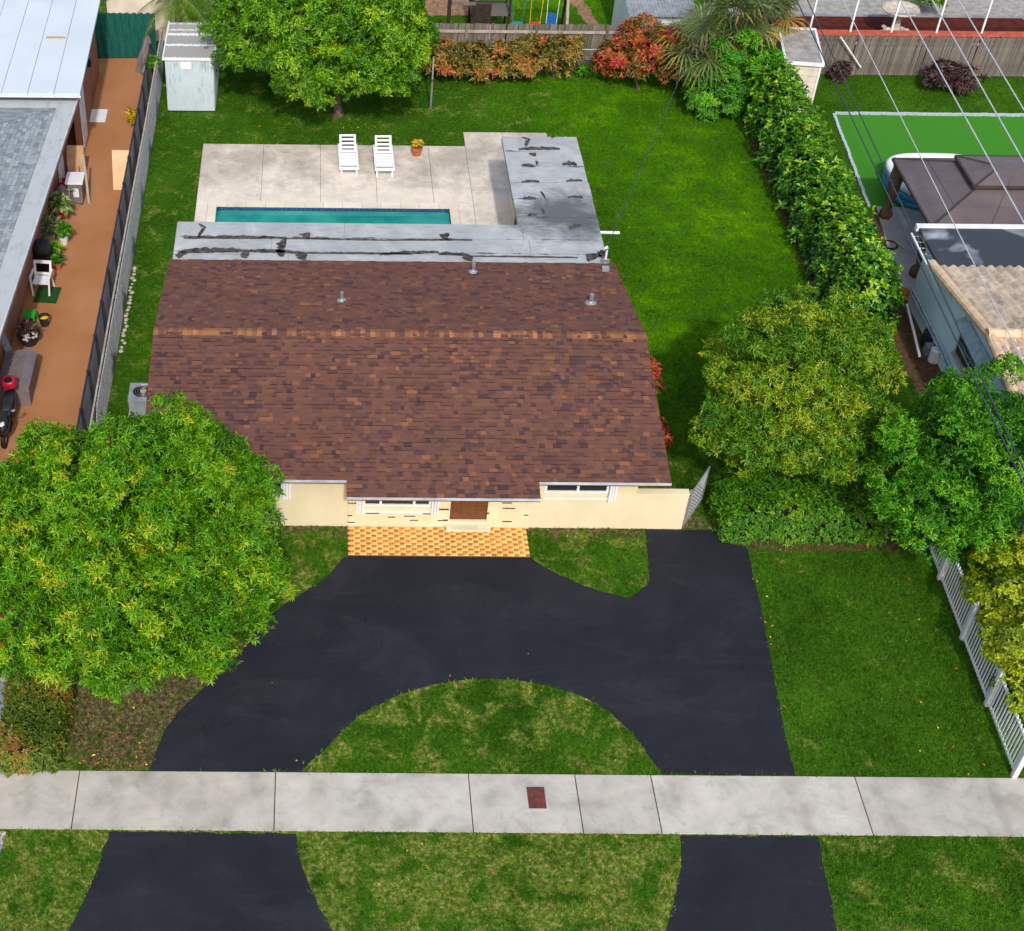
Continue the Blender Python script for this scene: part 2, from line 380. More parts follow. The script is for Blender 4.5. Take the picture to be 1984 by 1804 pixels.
M_CARPORT = (lambda t: t.fin(t.ramp(t.noise(t.pos(), .6, 4, .5), [(.3, C(192,203,212)), (.7, C(204,213,220))]), .6, spec=.3))(NT('white_roof_panel'))
M_SEAM = plain('panel_seam', C(166,176,186), rough=.8)
M_SALMON = plain('salmon_stucco', C(168,116,92), C(150,100,80), 1.5, .9, .15)
def mk_shedmetal():
    t = NT('white_shed_metal'); p = t.pos(True); n = t.noise(p, 2, 6, .7, sc=(5,1,1)); n2 = t.noise(p, 1.2, 3)
    c = t.mix(t.math('MULTIPLY', t.math('MULTIPLY', t.mask(n, .48, .66), t.mask(n2, .42, .6)), .75), C(196,210,218), C(118,126,132))
    return t.fin(c, .5, spec=.4, metal=.15)
M_SHED = mk_shedmetal()
def mk_shedroof():
    t = NT('peeling_shed_roof'); p = t.pos(True); x, y, z = t.sep(p); n = t.noise(p, 5, 6, .7)
    ds = None
    for yy, wd in ((2.2, .05), (1.83, .1), (.98, .08), (-.02, .03), (2.7, .03)):
        q = t.math('SUBTRACT', t.math('ABSOLUTE', t.math('SUBTRACT', y, yy)), wd); ds = q if ds is None else t.math('MINIMUM', ds, q)
    n4 = t.noise(p, 9, 4, .7)
    m = t.mask(t.math('SUBTRACT', t.math('MULTIPLY', t.math('SUBTRACT', n4, .5), .35), ds), -.01, .02)
    return t.fin(t.mix(m, C(156,156,152), C(228,228,226)), .7, spec=.2)
M_SHEDROOF = mk_shedroof()
M_BLUEWALL = plain('blue_grey_stucco', C(222,236,243), C(206,224,232), 1.2, .9, .15)
M_RTILE = (lambda t: t.fin(t.mix(1.0, t.ramp(t.noise(t.pos(), 5, 6, .7), [(.3, C(150,138,126)), (.5, C(190,174,156)), (.7, C(214,198,178))]), t.ramp(t.attr(), [(0, (.74,.73,.72,1)), (1, (1.12,1.1,1.08,1))]), 'MULTIPLY'), .85, spec=.2))(NT('sand_roof_tile'))
M_RCAP = plain('peach_ridge_tile', C(224,198,168), C(196,168,138), 4, .85, .2)
M_TAR = (lambda t: t.fin(t.mix(t.mask(t.noise(t.pos(), .5, 4, .5, .6), .56, .66), C(58,61,70), C(158,164,172)), .6, spec=.3))(NT('tar_roof'))
M_TURF = plain('artificial_turf', C(66,134,40), C(58,122,36), 30, .95, .1, obj=False)
M_EDGE = plain('white_edging', C(190,204,210), C(150,166,174), 6, .8)
M_GAZ = plain('bronze_panel', C(104,92,92), C(90,80,82), 1.2, .35, .5, obj=False)
M_GAZF = plain('bronze_frame', C(70,60,58), rough=.5)
M_CURTAIN = plain('brown_curtain', C(124,102,82), C(92,74,58), 6, .9, .1)
M_BLUEV = plain('blue_vinyl', C(64,160,192), C(40,130,172), 3, .35, .5)
M_WHITEV = plain('white_vinyl', C(236,238,240), C(222,226,230), 2, .35, .5)
M_REDGROUND = plain('red_mulch', C(96,44,36), C(70,32,28), 3, .95, .1, obj=False)
M_REDCAP = plain('red_wall_cap', C(186,96,76), C(160,78,62), 4, .85, .1)
M_TAN = plain('tan_foam', C(226,190,154), C(212,172,134), 2, .85, .15)
M_RED = plain('red_plastic', C(206,44,26), rough=.45)
M_CRIMSON = plain('crimson_shell', C(196,20,62), C(150,12,44), 2, .35, .5)
M_GREENP = plain('green_plastic', C(40,176,40), rough=.5)
M_GREENMAT = plain('green_mat', C(36,80,28), C(26,60,24), 10, .95)
M_TERRA = plain('terracotta', C(190,112,74), C(158,88,56), 6, .85)
M_GREYPL = plain('grey_storage_plastic', C(124,114,116), C(108,99,102), 3, .6)
M_CARD = plain('cardboard', C(190,152,116), C(166,130,98), 3, .9)
M_RUST = plain('rusty_iron', C(112,66,56), C(84,50,44), 9, .9, .2)
M_YELLOW = plain('yellow_plastic', C(232,190,30), rough=.5)
M_BLUEP = plain('blue_canvas', C(22,98,170), rough=.7)
M_TEAL = plain('teal_canvas', C(64,134,142), rough=.7)
M_BRICKPAVE = plain('brown_pavers', C(160,124,100), C(132,98,78), 5, .9, .1, obj=False)
M_MULCH = plain('bare_soil', C(104,80,60), C(70,56,42), 7, .95, .05, obj=False)
M_BEIGE = plain('beige_siding', C(226,214,198), C(206,192,176), 2, .85)
M_DROOF = plain('charcoal_shingle', C(70,68,72), C(54,52,56), 12, .95)
M_CARRED = (lambda t: t.fin(C(206,20,22), .25, spec=.6))(NT('red_car_paint'))
M_WIRE_L = plain('aluminium_cable', C(196,200,206), rough=.5, spec=.4)
M_WIRE_D = plain('black_cable', C(62,72,86), rough=.6)
M_STONE = plain('pale_stone', C(206,196,182), C(168,158,146), 5, .95, .1)
M_GREYROOF = plain('grey_shed_roof', C(168,164,160), C(138,134,130), 4, .9, .1)
# ================================================================== GROUND
PX0, PX1, PY0, PY1 = -3.2, 4.54, 38.6, 42.45          # pool opening
def sheet_with_hole(mb, X0, X1, Y0, Y1, z):
    xs = [X0, PX0, PX1, X1]; ys = [Y0, PY0, PY1, Y1]
    for i in range(3):
        for j in range(3):
            if i == 1 and j == 1: continue
            mb.face([(xs[i],ys[j],z),(xs[i+1],ys[j],z),(xs[i+1],ys[j+1],z),(xs[i],ys[j+1],z)])
m = MB(); sheet_with_hole(m, -200, 200, -150, 300, 0); struct(m.build('ground', M_LAWN))

def ragged(poly, step=.2, amp=.012):
    out = []
    for i in range(len(poly)):
        a = np.array(poly[i]); b = np.array(poly[(i+1) % len(poly)]); n = max(1, int(np.linalg.norm(b-a)/step))
        for k in range(n):
            p = a+(b-a)*k/n
            out.append(tuple(p + RNG.normal(0, amp, 2)*(k > 0)))
    return out
DRIVE = [(-3.478,19.588),(-3.371,20.045),(-3.220,20.714),(-2.893,21.301),(-2.128,22.292),(-1.448,23.245),(-1.165,23.951),(-0.496,24.666),(0.129,25.191),(0.512,25.600),(0.707,25.960),(0.930,26.252),(5.524,26.253),(5.685,26.055),(6.096,25.701),(6.746,25.267),(7.763,24.845),(7.852,24.846),(8.399,25.409),(8.485,26.088),(8.587,27.274),(9.554,27.267),(10.388,27.258),(10.438,26.846),(11.084,26.668),(11.018,25.229),(10.859,23.058),(10.670,20.780),(10.624,19.613),(7.729,19.626),(7.583,19.970),(7.250,20.746),(6.817,21.356),(6.394,21.695),(6.063,21.872),(5.495,22.095),(4.797,22.257),(4.082,22.280),(3.359,22.195),(2.634,22.004),(1.911,21.694),(1.194,21.225),(0.722,20.681),(0.262,20.081),(-0.153,19.620)]
struct(MB().prism(ragged(DRIVE), -.05, .012).build('driveway', M_ASPHALT))
APR_L = [(-4.156,18.050),(-0.245,18.022),(-0.163,17.470),(0.056,16.743),(0.318,16.156),(0.554,15.699),(.35,12.6),(-4.9,12.6),(-4.715,15.724),(-4.476,16.467),(-4.297,17.188)]
APR_R = [(7.840,18.056),(10.739,18.044),(10.695,17.566),(10.639,16.595),(10.572,15.850),(9.7,12.6),(5.2,12.6),(7.149,15.822),(7.509,16.687),(7.769,17.540)]
struct(MB().prism(ragged(APR_L), -.05, .012).build('driveway_apron', M_ASPHALT))
struct(MB().prism(ragged(APR_R), -.05, .012).build('driveway_apron', M_ASPHALT))
struct(MB().box(-120, 120, 4, 12.7, -.05, .008).build('road', M_ASPHALT))
SW0, SW1 = 18.09, 19.57
sw = struct(MB().box(-60, 60, SW0+.01, SW1-.01, -.05, .006).build('sidewalk', M_MULCH))
xs = [-60, -30, -14, -9.3, (-4.960,19.587)[0], (-0.704,19.587)[0], (3.490,19.586)[0], (5.805,19.567)[0], (7.460,19.569)[0], (11.909,19.571)[0], 17.4, 24, 40, 60]
for i in range(len(xs)-1):
    MB().box(xs[i]+.012, xs[i+1]-.012, SW0, SW1, -.04, .035).build('slab', M_WALK, sw)
t_ = thing('utility_cover', 'rusty rectangular iron lid set into the concrete sidewalk', 'utility cover', ((4.907,18.952)[0], (4.907,18.952)[1], .035))
MB().box(-.235,.235,-.32,.32,0,.008).build('rim', M_PATH, t_)
MB().box(-.19,.19,-.275,.275,.008,.016).build('lid', M_RUST, t_)
MB().box(-.07,.09,-.03,.03,.016,.024).build('handle', M_RUST, t_)

# neighbour paving on the left
struct(MB().prism([(-14,19.6),(-6.336,19.629),(-6.655,21.711),(-6.7,24),(-14,24)], -.05, .012).build('painted_driveway', M_BLUEPAVE))
struct(MB().prism([(-14,12.6),(-6.72,12.6),(-6.315,18.018),(-14,18.05)], -.05, .012).build('painted_driveway', M_BLUEPAVE))
struct(MB().prism([(-9.2,28.5),(-6.35,28.5),(-6.45,41),(-6.210,50.356),(-6.475,53.138),(-9.2,53)], -.05, .014).build('orange_patio', M_ORANGE))
struct(MB().box(-9.2,-6.3,24,28.5,-.05,.013).build('front_patio', M_ORANGE))

# pool deck slabs
dk = struct(MB().box(-3.9,PX0-.32,36.9,46.55,-.05,.03).build('pool_deck', M_MULCH))
DZ = .06
cx = [(-3.887,46.535)[0], -1.75, .25, 2.15, 4.05, 5.36]
def slab(x0,x1,y0,y1): MB().box(x0+.006,x1-.006,y0+.006,y1-.006,-.04,DZ).build('slab', M_DECK, dk)
ly, uy = PY1+.3, 46.55
for i in range(5): slab(cx[i], cx[i+1], ly, uy)
slab(cx[0], PX0-.3, 36.6, ly); slab(PX1+.3, 5.36, 36.6, ly)
slab(5.36, 6.75, 36.6, 40); slab(5.36, 6.75, 40, 43.6); slab(5.36, 6.75, 43.6, 47.55); slab(6.75, (8.348,47.787)[0], 42.9, 47.55)
slab(PX0-.3, PX1+.3, 36.6, PY0-.3)
# swimming pool
pool = thing('swimming_pool', 'teal swimming pool with dark blue tile band partly under the flat roof', 'swimming pool', ((PX0+PX1)/2, PY1, 0))
def child(mb, name, mats, par, **k):
    """build in world coordinates under an unrotated parent"""
    l = par.location
    if par.parent: l = l + par.parent.location
    mb.v = [(x-l.x, y-l.y, z-l.z) for x, y, z in mb.v]
    return mb.build(name, mats, par, **k)
m = MB(); m.face([(PX0,PY0,-.09),(PX1,PY0,-.09),(PX1,PY1,-.09),(PX0,PY1,-.09)]); child(m, 'water', M_WATER, pool)
m = MB(); m.box(PX0-.1,PX1+.1,PY0-.1,PY1+.1,-1.8,-1.7)
for a in ((PX0-.1,PX0,PY0,PY1),(PX1,PX1+.1,PY0,PY1),(PX0-.1,PX1+.1,PY1,PY1+.1),(PX0-.1,PX1+.1,PY0-.1,PY0)): m.box(*a,-1.7,-.28)
child(m, 'basin', M_PATH, pool)
m = MB()
for a in ((PX0-.1,PX0+.01,PY0,PY1),(PX1-.01,PX1+.1,PY0,PY1),(PX0-.1,PX1+.1,PY1-.02,PY1+.1),(PX0-.1,PX1+.1,PY0-.1,PY0+.02)): m.box(*a,-.28,.03)
child(m, 'tile_band', M_BLUETILE, pool)
def cop(x0,x1,y0,y1): child(MB().box(x0+.004,x1-.004,y0+.004,y1-.004,.031,DZ+.012), 'coping_stone', M_COPING, pool)
n = 13
for i in range(n):
    a = PX0-.3+(PX1-PX0+.6)*i/n; b = PX0-.3+(PX1-PX0+.6)*(i+1)/n; cop(a,b,PY1,PY1+.3)
for i in range(6):
    a = PY0+(PY1-PY0)*i/6; b = PY0+(PY1-PY0)*(i+1)/6; cop(PX0-.3,PX0,a,b); cop(PX1,PX1+.3,a,b)
for i, (qx, sx) in enumerate(((PX0,1),(PX1,-1))):   # rounded far corners
    pts = [(qx,PY1-.02)]+[(qx+sx*(.16-.16*math.sin(a)), PY1-.02-(.16-.16*math.cos(a))) for a in np.linspace(0,math.pi/2,5)]
    child(MB().prism(pts,-.28,.05), 'corner_fillet', M_BLUETILE, pool)

# right neighbour paving
struct(MB().prism([(19.142,49.176),(30,(25.996,49.119)[1]),(30,42.6),(18.686,42.850)], -.05, .02).build('artificial_turf', M_TURF))
turf = bpy.data.objects['artificial_turf']
a = Vector((19.142,49.176)).to_3d(); b = Vector((18.686,42.850)).to_3d()
em = MB().box(-.05,.05,-.115,.115,0,.08).mesh('edging_stone', M_EDGE)
for i in range(26):
    p = a.lerp(b, (i+.5)/26); link('edging_stone', em, turf, (p.x-.06+random.uniform(-.015,.015), p.y, 0), (0,0,math.atan2(b.y-a.y,b.x-a.x)+math.pi/2+random.uniform(-.05,.05)))
for i in range(46):
    link('edging_stone', em, turf, (a.x+.12+i*.235, a.y+.07+random.uniform(-.015,.015), 0), (0,0,math.pi/2+random.uniform(-.05,.05)))
struct(MB().prism([(18.877,42.853),(24,42.55),(24,36.5),(18.35,36.5),(18.3,38.5)], -.05, .05).build('walkway', M_PATH))
struct(MB().prism([(18.721,42.851),(18.877,42.853),(18.28,38.5),(18.25,30),(17.3,30),(17.3,36),(17.9,40)], -.05, .009).build('bare_soil', M_MULCH))
struct(MB().box(15.55,15.95,35.5,48.6,-.05,.007).build('hedge_bed', M_MULCH))
struct(MB().prism([(10.980,26.611),(12.525,26.501),(14.382,26.597),(15.515,26.445),(15.5,27.6),(10.6,27.6)],-.05,.008).build('hedge_bed', M_MULCH))
struct(MB().prism(ragged([(10.501,58.744),(11.146,58.759),(11.640,55.902),(11.092,55.982)],.3,.05), -.05, .01).build('garden_path', M_BRICKPAVE))
struct(MB().prism([(3,70),(4.630,57.151),(6.630,57.196),(8,70)], -.05, .011).build('brick_patio', M_BRICKPAVE))
struct(MB().box(17.6,34,52.6,57.45,-.05,.01).build('mulch_bed', M_REDGROUND))
struct(MB().box(17.0,34,57.45,75,-.05,.03).build('back_patio', M_GREYROOF))

# ================================================================== MAIN HOUSE
HX0, HX1, HY0, HY1 = -3.55, 8.2, 27.3, 35.15
RX0, RX1 = -4.12, 8.71
EY0, EYP, EYB, RY, RZ, EZ = 26.42, 25.93, 35.78, 31.12, 3.34, 2.4
SL = (RZ-EZ)/(RY-EY0); PZ = EZ-(EY0-EYP)*SL
PB0, PB1 = .87, 5.52                                  # porch part of the roof
house = thing('house', 'single storey cream house with long brown shingle gable roof', 'house', ((HX0+HX1)/2, HY0, 0))
def wall_open(m, x0, x1, y0, y1, z0, z1, ops, mi=0):
    """wall along x with rectangular openings (xa,xb,za,zb)"""
    xs = sorted({x0, x1, *[v for o in ops for v in o[:2]]}); zs = sorted({z0, z1, *[v for o in ops for v in o[2:]]})
    for i in range(len(xs)-1):
        for j in range(len(zs)-1):
            cxm, czm = (xs[i]+xs[i+1])/2, (zs[j]+zs[j+1])/2
            if any(o[0] < cxm < o[1] and o[2] < czm < o[3] for o in ops): continue
            m.box(xs[i], xs[i+1], y0, y1, zs[j], zs[j+1], mi)
WZ1 = 2.08
WZ = [1.24, .73, 1.24]
WIN = [(-2.5, -.68), (1.33, 3.06), (5.87, 7.48)]
DX0, DX1 = 3.55, 4.5
m = MB()
wall_open(m, HX0, PB0+.1, HY0, HY0+.2, 0, EZ-.05, [(*WIN[0], WZ[0], WZ1)])
wall_open(m, 5.6, HX1, HY0, HY0+.2, 0, EZ-.05, [(*WIN[2], WZ[2], WZ1)])
m.box(HX0, HX0+.2, HY0+.2, HY1, 0, EZ-.05); m.box(HX1-.2, HX1, HY0+.2, HY1, 0, EZ-.05); m.box(HX0+.2, HX1-.2, HY1-.2, HY1, 0, EZ-.05)
child(m, 'wall', M_CREAM, house)
for x in (HX0, HX1-.15): child(MB().extrude([(x,HY0,EZ-.05),(x,HY1,EZ-.05),(x,RY,RZ-.16)], (0,0,0), (.15,0,0)), 'gable', M_CREAM, house)
m = MB(); wall_open(m, PB0+.1, 5.6, HY0-.03, HY0+.2, 0, EZ-.1, [(*WIN[1], WZ[1], WZ1), (DX0, DX1, .22, 2.2)])
child(m, 'porch_wall', M_CREAM2, house)
# long thin painted bricks of the porch wall (too fine to pick apart)
m = MB(); zz = .01; k = 0
while zz < 2.12:
    xx = PB0+.12 - (.16 if k % 2 else 0); k += 1
    while xx < 5.58:
        a, b = max(xx, PB0+.1), min(xx+.312, 5.6)
        if b-a > .03:
            cxm, czm = (a+b)/2, zz+.024
            if not any(o0-.17 < cxm < o1+.17 and za-.03 < czm < zb for o0, o1, za, zb in ((*WIN[1], WZ[1]-.2, WZ1), (DX0, DX1, 0, 2.2))):
                m.box(a, b, HY0-.045-random.random()*.006, HY0-.031, zz, zz+.048)
        xx += .32
    zz += .056
o = child(m, 'brick_facing', M_CREAM2, house); o['kind'] = 'stuff'
for xa, xb, zc in [(0.949, 1.17, 0.86), (0.959, 1.077, 0.427), (0.964, 1.136, 0.19), (1.416, 1.756, 0.514), (1.985, 2.169, 0.385), (2.39, 2.679, 0.426), (2.542, 2.753, 0.282), (2.858, 3.134, 0.513), (3.229, 3.517, 0.662), (3.253, 3.517, 0.282), (4.443, 4.521, 1.008), (4.483, 4.548, 0.542), (4.842, 5.089, 0.915), (4.872, 5.186, 0.727), (5.432, 5.55, 0.499), (4.902, 5.139, 0.265), (3.209, 3.495, 0.976)]:
    child(MB().box(xa, xb, HY0-.056, HY0-.03, zc-.016, zc+.016), 'dark_slot', M_SLOT, house)
# windows with storm-shutter tracks
def window(x0, x1, WZ0, panes, sides):
    w = thing('window', None, None); w.parent = house; w.location = (x0-house.location.x, 0, 0)
    def c(mb, n, mt): mb.v = [(x-x0, y-HY0, z) for x, y, z in mb.v]; return mb.build(n, mt, w)
    f = MB(); f.box(x0,x1,HY0-.01,HY0+.08,WZ0,WZ0+.05); f.box(x0,x1,HY0-.01,HY0+.08,WZ1-.06,WZ1)
    cuts = [x0]+[x0+(x1-x0)*p for p in panes]+[x1]
    for q in cuts:
        q = min(max(q, x0+.03), x1-.03); f.box(q-.03,q+.03,HY0-.008,HY0+.078,WZ0+.05,WZ1-.06)
    c(f, 'frame', M_WHITE)
    for a, b in zip(cuts[:-1], cuts[1:]): c(MB().box(a+.02,b-.02,HY0+.03,HY0+.05,WZ0+.05,WZ1-.05), 'pane', M_GLASS)
    # blinds behind the glass
    s = MB()
    for q in np.arange(x0+.1, x1-.1, .085): s.box(q, q+.035, HY0+.11, HY0+.12, WZ0+.1, WZ1-.05)
    c(s, 'blind', M_DARKWOOD)
    c(MB().box(x0-.02,x1+.02,HY0-.06,HY0-.035,WZ0-.19,WZ0-.12), 'shutter_track', M_WHITE)
    for sd, q in ((-1,x0),(1,x1)):
        if sd in sides:
            b = MB()
            for k in range(3): b.box(q+sd*.07*k-(.03 if sd<0 else -.0), q+sd*.07*k+(.0 if sd<0 else .03)+.025, HY0-.13+.02*k, HY0-.032, WZ0-.2, WZ1+.08)
            c(b, 'folded_shutter', M_WHITE)
    return w
window(*WIN[0], WZ[0], [.5], (1,)); window(*WIN[1], WZ[1], [.26,.75], (-1,1)); window(*WIN[2], WZ[2], [.52], (1,))
d = thing('door', None, None); d.parent = house; d.location = (DX0-house.location.x, 0, 0)
def dc(mb, n, mt, par=d): mb.v = [(x-DX0, y-HY0, z) for x, y, z in mb.v]; return mb.build(n, mt, par)
dc(MB().box(DX0,DX1,HY0+.06,HY0+.1,.22,2.2), 'door_leaf', M_DOOR)
for i in range(4): dc(MB().box(DX0+.08+i*.2,DX0+.23+i*.2,HY0+.045,HY0+.06,.4,1.1), 'panel', M_DOOR); 
for i in range(4): dc(MB().box(DX0+.08+i*.2,DX0+.23+i*.2,HY0+.045,HY0+.06,1.22,2.05), 'panel', M_DOOR)
dc(MB().lathe([(.03,0),(.03,.03),(.02,.05)],(DX0+.09,HY0+.0,1.1),10), 'handle', M_STEEL)
dc(MB().box(DX0-.02,DX1+.02,HY0-.02,HY0+.06,.16,.225), 'sill', M_COPING)
st = child(MB().box(DX0-.08,DX1+.1,HY0-.22,HY0-.05,.05,.12), 'step', M_CREAM, house)
for i in range(7): child(MB().box(DX0-.075+i*.162,DX0+.08+i*.162,HY0-.23,HY0-.06,.121,.133), 'step_tile', M_COPING, house)

# porch floor of small tan and brown tiles
py0, py1, pqx0, pqx1 = 26.22, 27.24, .95, 5.53
porch = struct(MB().box(pqx0,pqx1,py0,py1,-.05,.045).build('porch_floor', M_GROUT))
NP, NR = 16, 11
per_, ch_ = (pqx1-pqx0)/NP, (py1-py0)/NR
def tile_mesh(mat, rv, vert):
    hw, hh = (per_*.165, ch_*.5) if vert else (per_*.325, ch_*.45)
    m = MB(); z = .016; b = .01
    m.v = [(-hw,-hh,0),(hw,-hh,0),(hw,hh,0),(-hw,hh,0),(-hw+b,-hh+b,z),(hw-b,-hh+b,z),(hw-b,hh-b,z),(-hw+b,hh-b,z)]
    for q in ((4,5,6,7),(0,1,5,4),(1,2,6,5),(2,3,7,6),(3,0,4,7)): m.f.append(q); m.m.append(0)
    g = np.array([rv-.3,rv+.3,rv+.3,rv-.3]*2) if not vert else np.array([rv-.35,rv-.35,rv+.35,rv+.35]*2)
    return m, m.mesh('tile', mat, rnd=np.clip(g,0,1)), np.clip(g,0,1)
TV = [[tile_mesh(M_TILE_L, r, False) for r in (.3,.45,.6)], [tile_mesh(M_TILE_D, r, True) for r in (.3,.5,.7)]]
far = {0: [], 1: []}; cnt_t = 0
for j in range(NR):
    off = per_/2 if j % 2 else 0
    for i in range(NP+1):
        for k, xc in ((0, pqx0+per_*(i+.335)-off), (1, pqx0+per_*(i+.835)-off)):
            if not pqx0+.03 < xc < pqx1-.03: continue
            mb, me, g = random.choice(TV[k]); p = (xc, py0+ch_*(j+.5), .045)
            if k == 0: p = (min(max(xc, pqx0+per_*.325), pqx1-per_*.325), p[1], p[2])
            if cnt_t < 296: link('tile', me, porch, p); cnt_t += 1
            else: far[k].append((mb, p, g))
for k in (0, 1):
    m = MB(); rv = []
    for mb, p, g in far[k]:
        n = len(m.v); m.v += [(x+p[0],y+p[1],z+p[2]) for x,y,z in mb.v]; m.f += [tuple(n+i for i in q) for q in mb.f]; m.m += [0]*len(mb.f); rv += list(g)
    o = m.build('tiles', (M_TILE_L, M_TILE_D)[k], porch, rnd=rv); o['kind'] = 'stuff'

# roof
roof = child(MB().extrude([(RX0,EY0+.005,EZ-.02),(RX0,RY,RZ-.02),(RX0,EYB-.005,EZ-.02),(RX0,EYB-.005,EZ-.1),(RX0,RY,RZ-.11),(RX0,EY0+.005,EZ-.1)],(0,0,0),(RX1-RX0,0,0))
    .extrude([(PB0,EYP+.005,PZ-.02),(PB0,EY0+.004,EZ-.02),(PB0,EY0+.004,EZ-.1),(PB0,EYP+.005,PZ-.1)],(0,0,0),(PB1-PB0,0,0)), 'roof', M_SHEDGE, house)
def rchild(mb, n, mt, **k):
    l = house.location; mb.v = [(x-l.x,y-l.y,z-l.z) for x,y,z in mb.v]; return mb.build(n, mt, roof, **k)
def shingle_mb(w, expo, th, sl):
    """one tab: local x along the eave, y up the slope (tilted by the pitch)"""
    m = MB(); c, s = math.cos(sl), math.sin(sl); L = expo*1.12; dn = .004
    P_ = lambda x, y, z: (x, y*c - z*s, y*s + z*c)
    m.v = [P_(0,0,0),P_(w,0,0),P_(w,L,-.002),P_(0,L,-.002),P_(0,0,th),P_(w,0,th),P_(w,L,.004),P_(0,L,.004)]
    for q, mi in (((4,5,6,7),0),((0,1,5,4),1),((1,2,6,5),0),((3,0,4,7),0),((0,3,2,1),0)): m.f.append(q); m.m.append(mi)
    return m
ang = math.atan(SL); EXPO = .128
def rows(yA, zA, yB, zB, x0, x1, sgn, near=None, bag=None, rv=None):
    L = math.hypot(yB-yA, zB-zA); n = int(round(L/EXPO)); ex = L/n
    for j in range(n):
        f = j/n; y = yA+(yB-yA)*f; z = zA+(zB-zA)*f; xx = x0-random.random()*.15
        while xx < x1-.01:
            w = random.choice((.09,.12,.14,.17,.2,.26)); a, b = max(xx,x0), min(xx+w,x1); xx += w
            if b-a < .02: continue
            r = min(1, max(0, random.gauss(.5, .16))) if random.random() < .86 else random.choice((.0,.03,.06,.1,.12,.9,1.))
            th = random.choice((.006,.007,.008,.024,.03)); big = near and near(a, j)
            if big:
                mb = shingle_mb(b-a, ex, th, ang); me = mb.mesh('shingle', [M_SHINGLE, M_SHEDGE], rnd=r)
                l = house.location; link('shingle', me, roof, (a-l.x, y-l.y, z-l.z))
            else:
                mb = shingle_mb(b-a, ex, th, ang); k = len(bag.v)
                for vx, vy, vz in mb.v:
                    bag.v.append((a+vx, y+sgn*vy, z+vz))
                bag.f += [tuple(k+i for i in (q if sgn > 0 else reversed(q))) for q in mb.f]; bag.m += mb.m; rv += [r]*8
bag, rv, cnt = MB(), [], [0]
def near(a, j):
    cnt[0] += 1; return cnt[0] <= 290
rows(EYP, PZ, EY0, EZ, PB0, PB1, 1, near, bag, rv)
def near2(a, j):
    if 5.5 < a or a > .8: cnt[0] += 1; return cnt[0] <= 290 and a > .8
    return False
rows(EY0, EZ, RY, RZ, RX0, RX1, 1, near2, bag, rv)
rows(EYB, EZ, RY, RZ, RX0, RX1, -1, None, bag, rv)
o = rchild(bag, 'shingles', [M_SHINGLE, M_SHEDGE], rnd=rv); o['kind'] = 'stuff'
n = 100; w = (RX1-RX0)/n
for i in range(n):
    a = RX0+w*i; m = MB(); h = .16; dz = h*math.tan(ang)
    z = RZ+.012; m.v = [(0,-h,-dz),(w*1.25,-h,-dz-.006),(w*1.25,0,-.006),(0,0,.006),(0,h,-dz),(w*1.25,h,-dz-.006),(0,-h,-dz-.03),(w*1.25,-h,-dz-.03),(0,h,-dz-.03),(w*1.25,h,-dz-.03)]
    m.f = [(0,1,2,3),(3,2,5,4),(6,7,1,0),(4,5,9,8)]; m.m = [0]*4
    q = random.gauss(.55,.25); q = random.choice((0,.05,.1)) if random.random() < .13 else q
    link('ridge_cap', m.mesh('ridge_cap', M_CAP, rnd=min(1,max(0,q))), roof, (a-house.location.x, RY-house.location.y, z))
# drip edges and fascia
for q in ((RX0,PB0,EY0-.03,EY0+.0,EZ-.06,EZ-.0),(PB1,RX1+.015,EY0-.03,EY0+.0,EZ-.06,EZ-.0),(PB0,PB1,EYP-.03,EYP+.0,PZ-.06,PZ-.0)): rchild(MB().box(*q), 'drip_edge', M_FASCIA)
for q in ((RX0+.01,PB0,EY0-.01,EY0+.03,EZ-.105,EZ-.062),(PB1,RX1,EY0-.01,EY0+.03,EZ-.105,EZ-.062),(PB0+.002,PB1-.002,EYP-.01,EYP+.03,PZ-.105,PZ-.062),(RX0,RX1,EYB-.02,EYB+.012,EZ-.14,EZ+.012)): rchild(MB().box(*q), 'fascia', M_BROWN)
for x in (RX0-.012, RX1-.006): rchild(MB().extrude([(x,EY0,EZ+.005),(x,RY,RZ+.005),(x,EYB,EZ+.005),(x,EYB,EZ-.15),(x,RY,RZ-.15),(x,EY0,EZ-.15)],(0,0,0),(.02,0,0)), 'rake_board', M_BROWN)
m = MB(); m.box(RX0+.03,PB0,EY0+.04,HY0,EZ-.13,EZ-.11); m.box(PB1,RX1-.03,EY0+.04,HY0,EZ-.13,EZ-.11); m.box(PB0+.01,PB1-.01,EYP+.04,HY0-.05,PZ-.14,PZ-.12)
rchild(m, 'soffit', M_BROWN)
# vents on the back slope
def pipe(u, h=.28, r=.05, hood=False):
    x, y = u; z = RZ-(y-RY)*SL; q = MB()
    q.lathe([(r*2.6,-.02),(r*2.6,.02),(r*1.3,.06),(r,.08),(r,h),(r*.7,h)],(x,y,z),12)
    rchild(q, 'vent_pipe', M_STEEL, smooth=False)
pipe(((0.805,33.064)[0], (0.805,33.064)[1])); pipe(((7.591,33.051)[0], (7.591,33.051)[1]), .3, .06); pipe(((4.574,35.095)[0], (4.574,35.095)[1]), .3, .05)
bx, by = (8.366,35.283); q = MB().box(bx-.1,bx+.1,by-.06,by+.08,2.42,2.62); q.box(bx-.07,bx+.07,by-.075,by-.06,2.5,2.58); rchild(q, 'roof_box', M_GREYM)

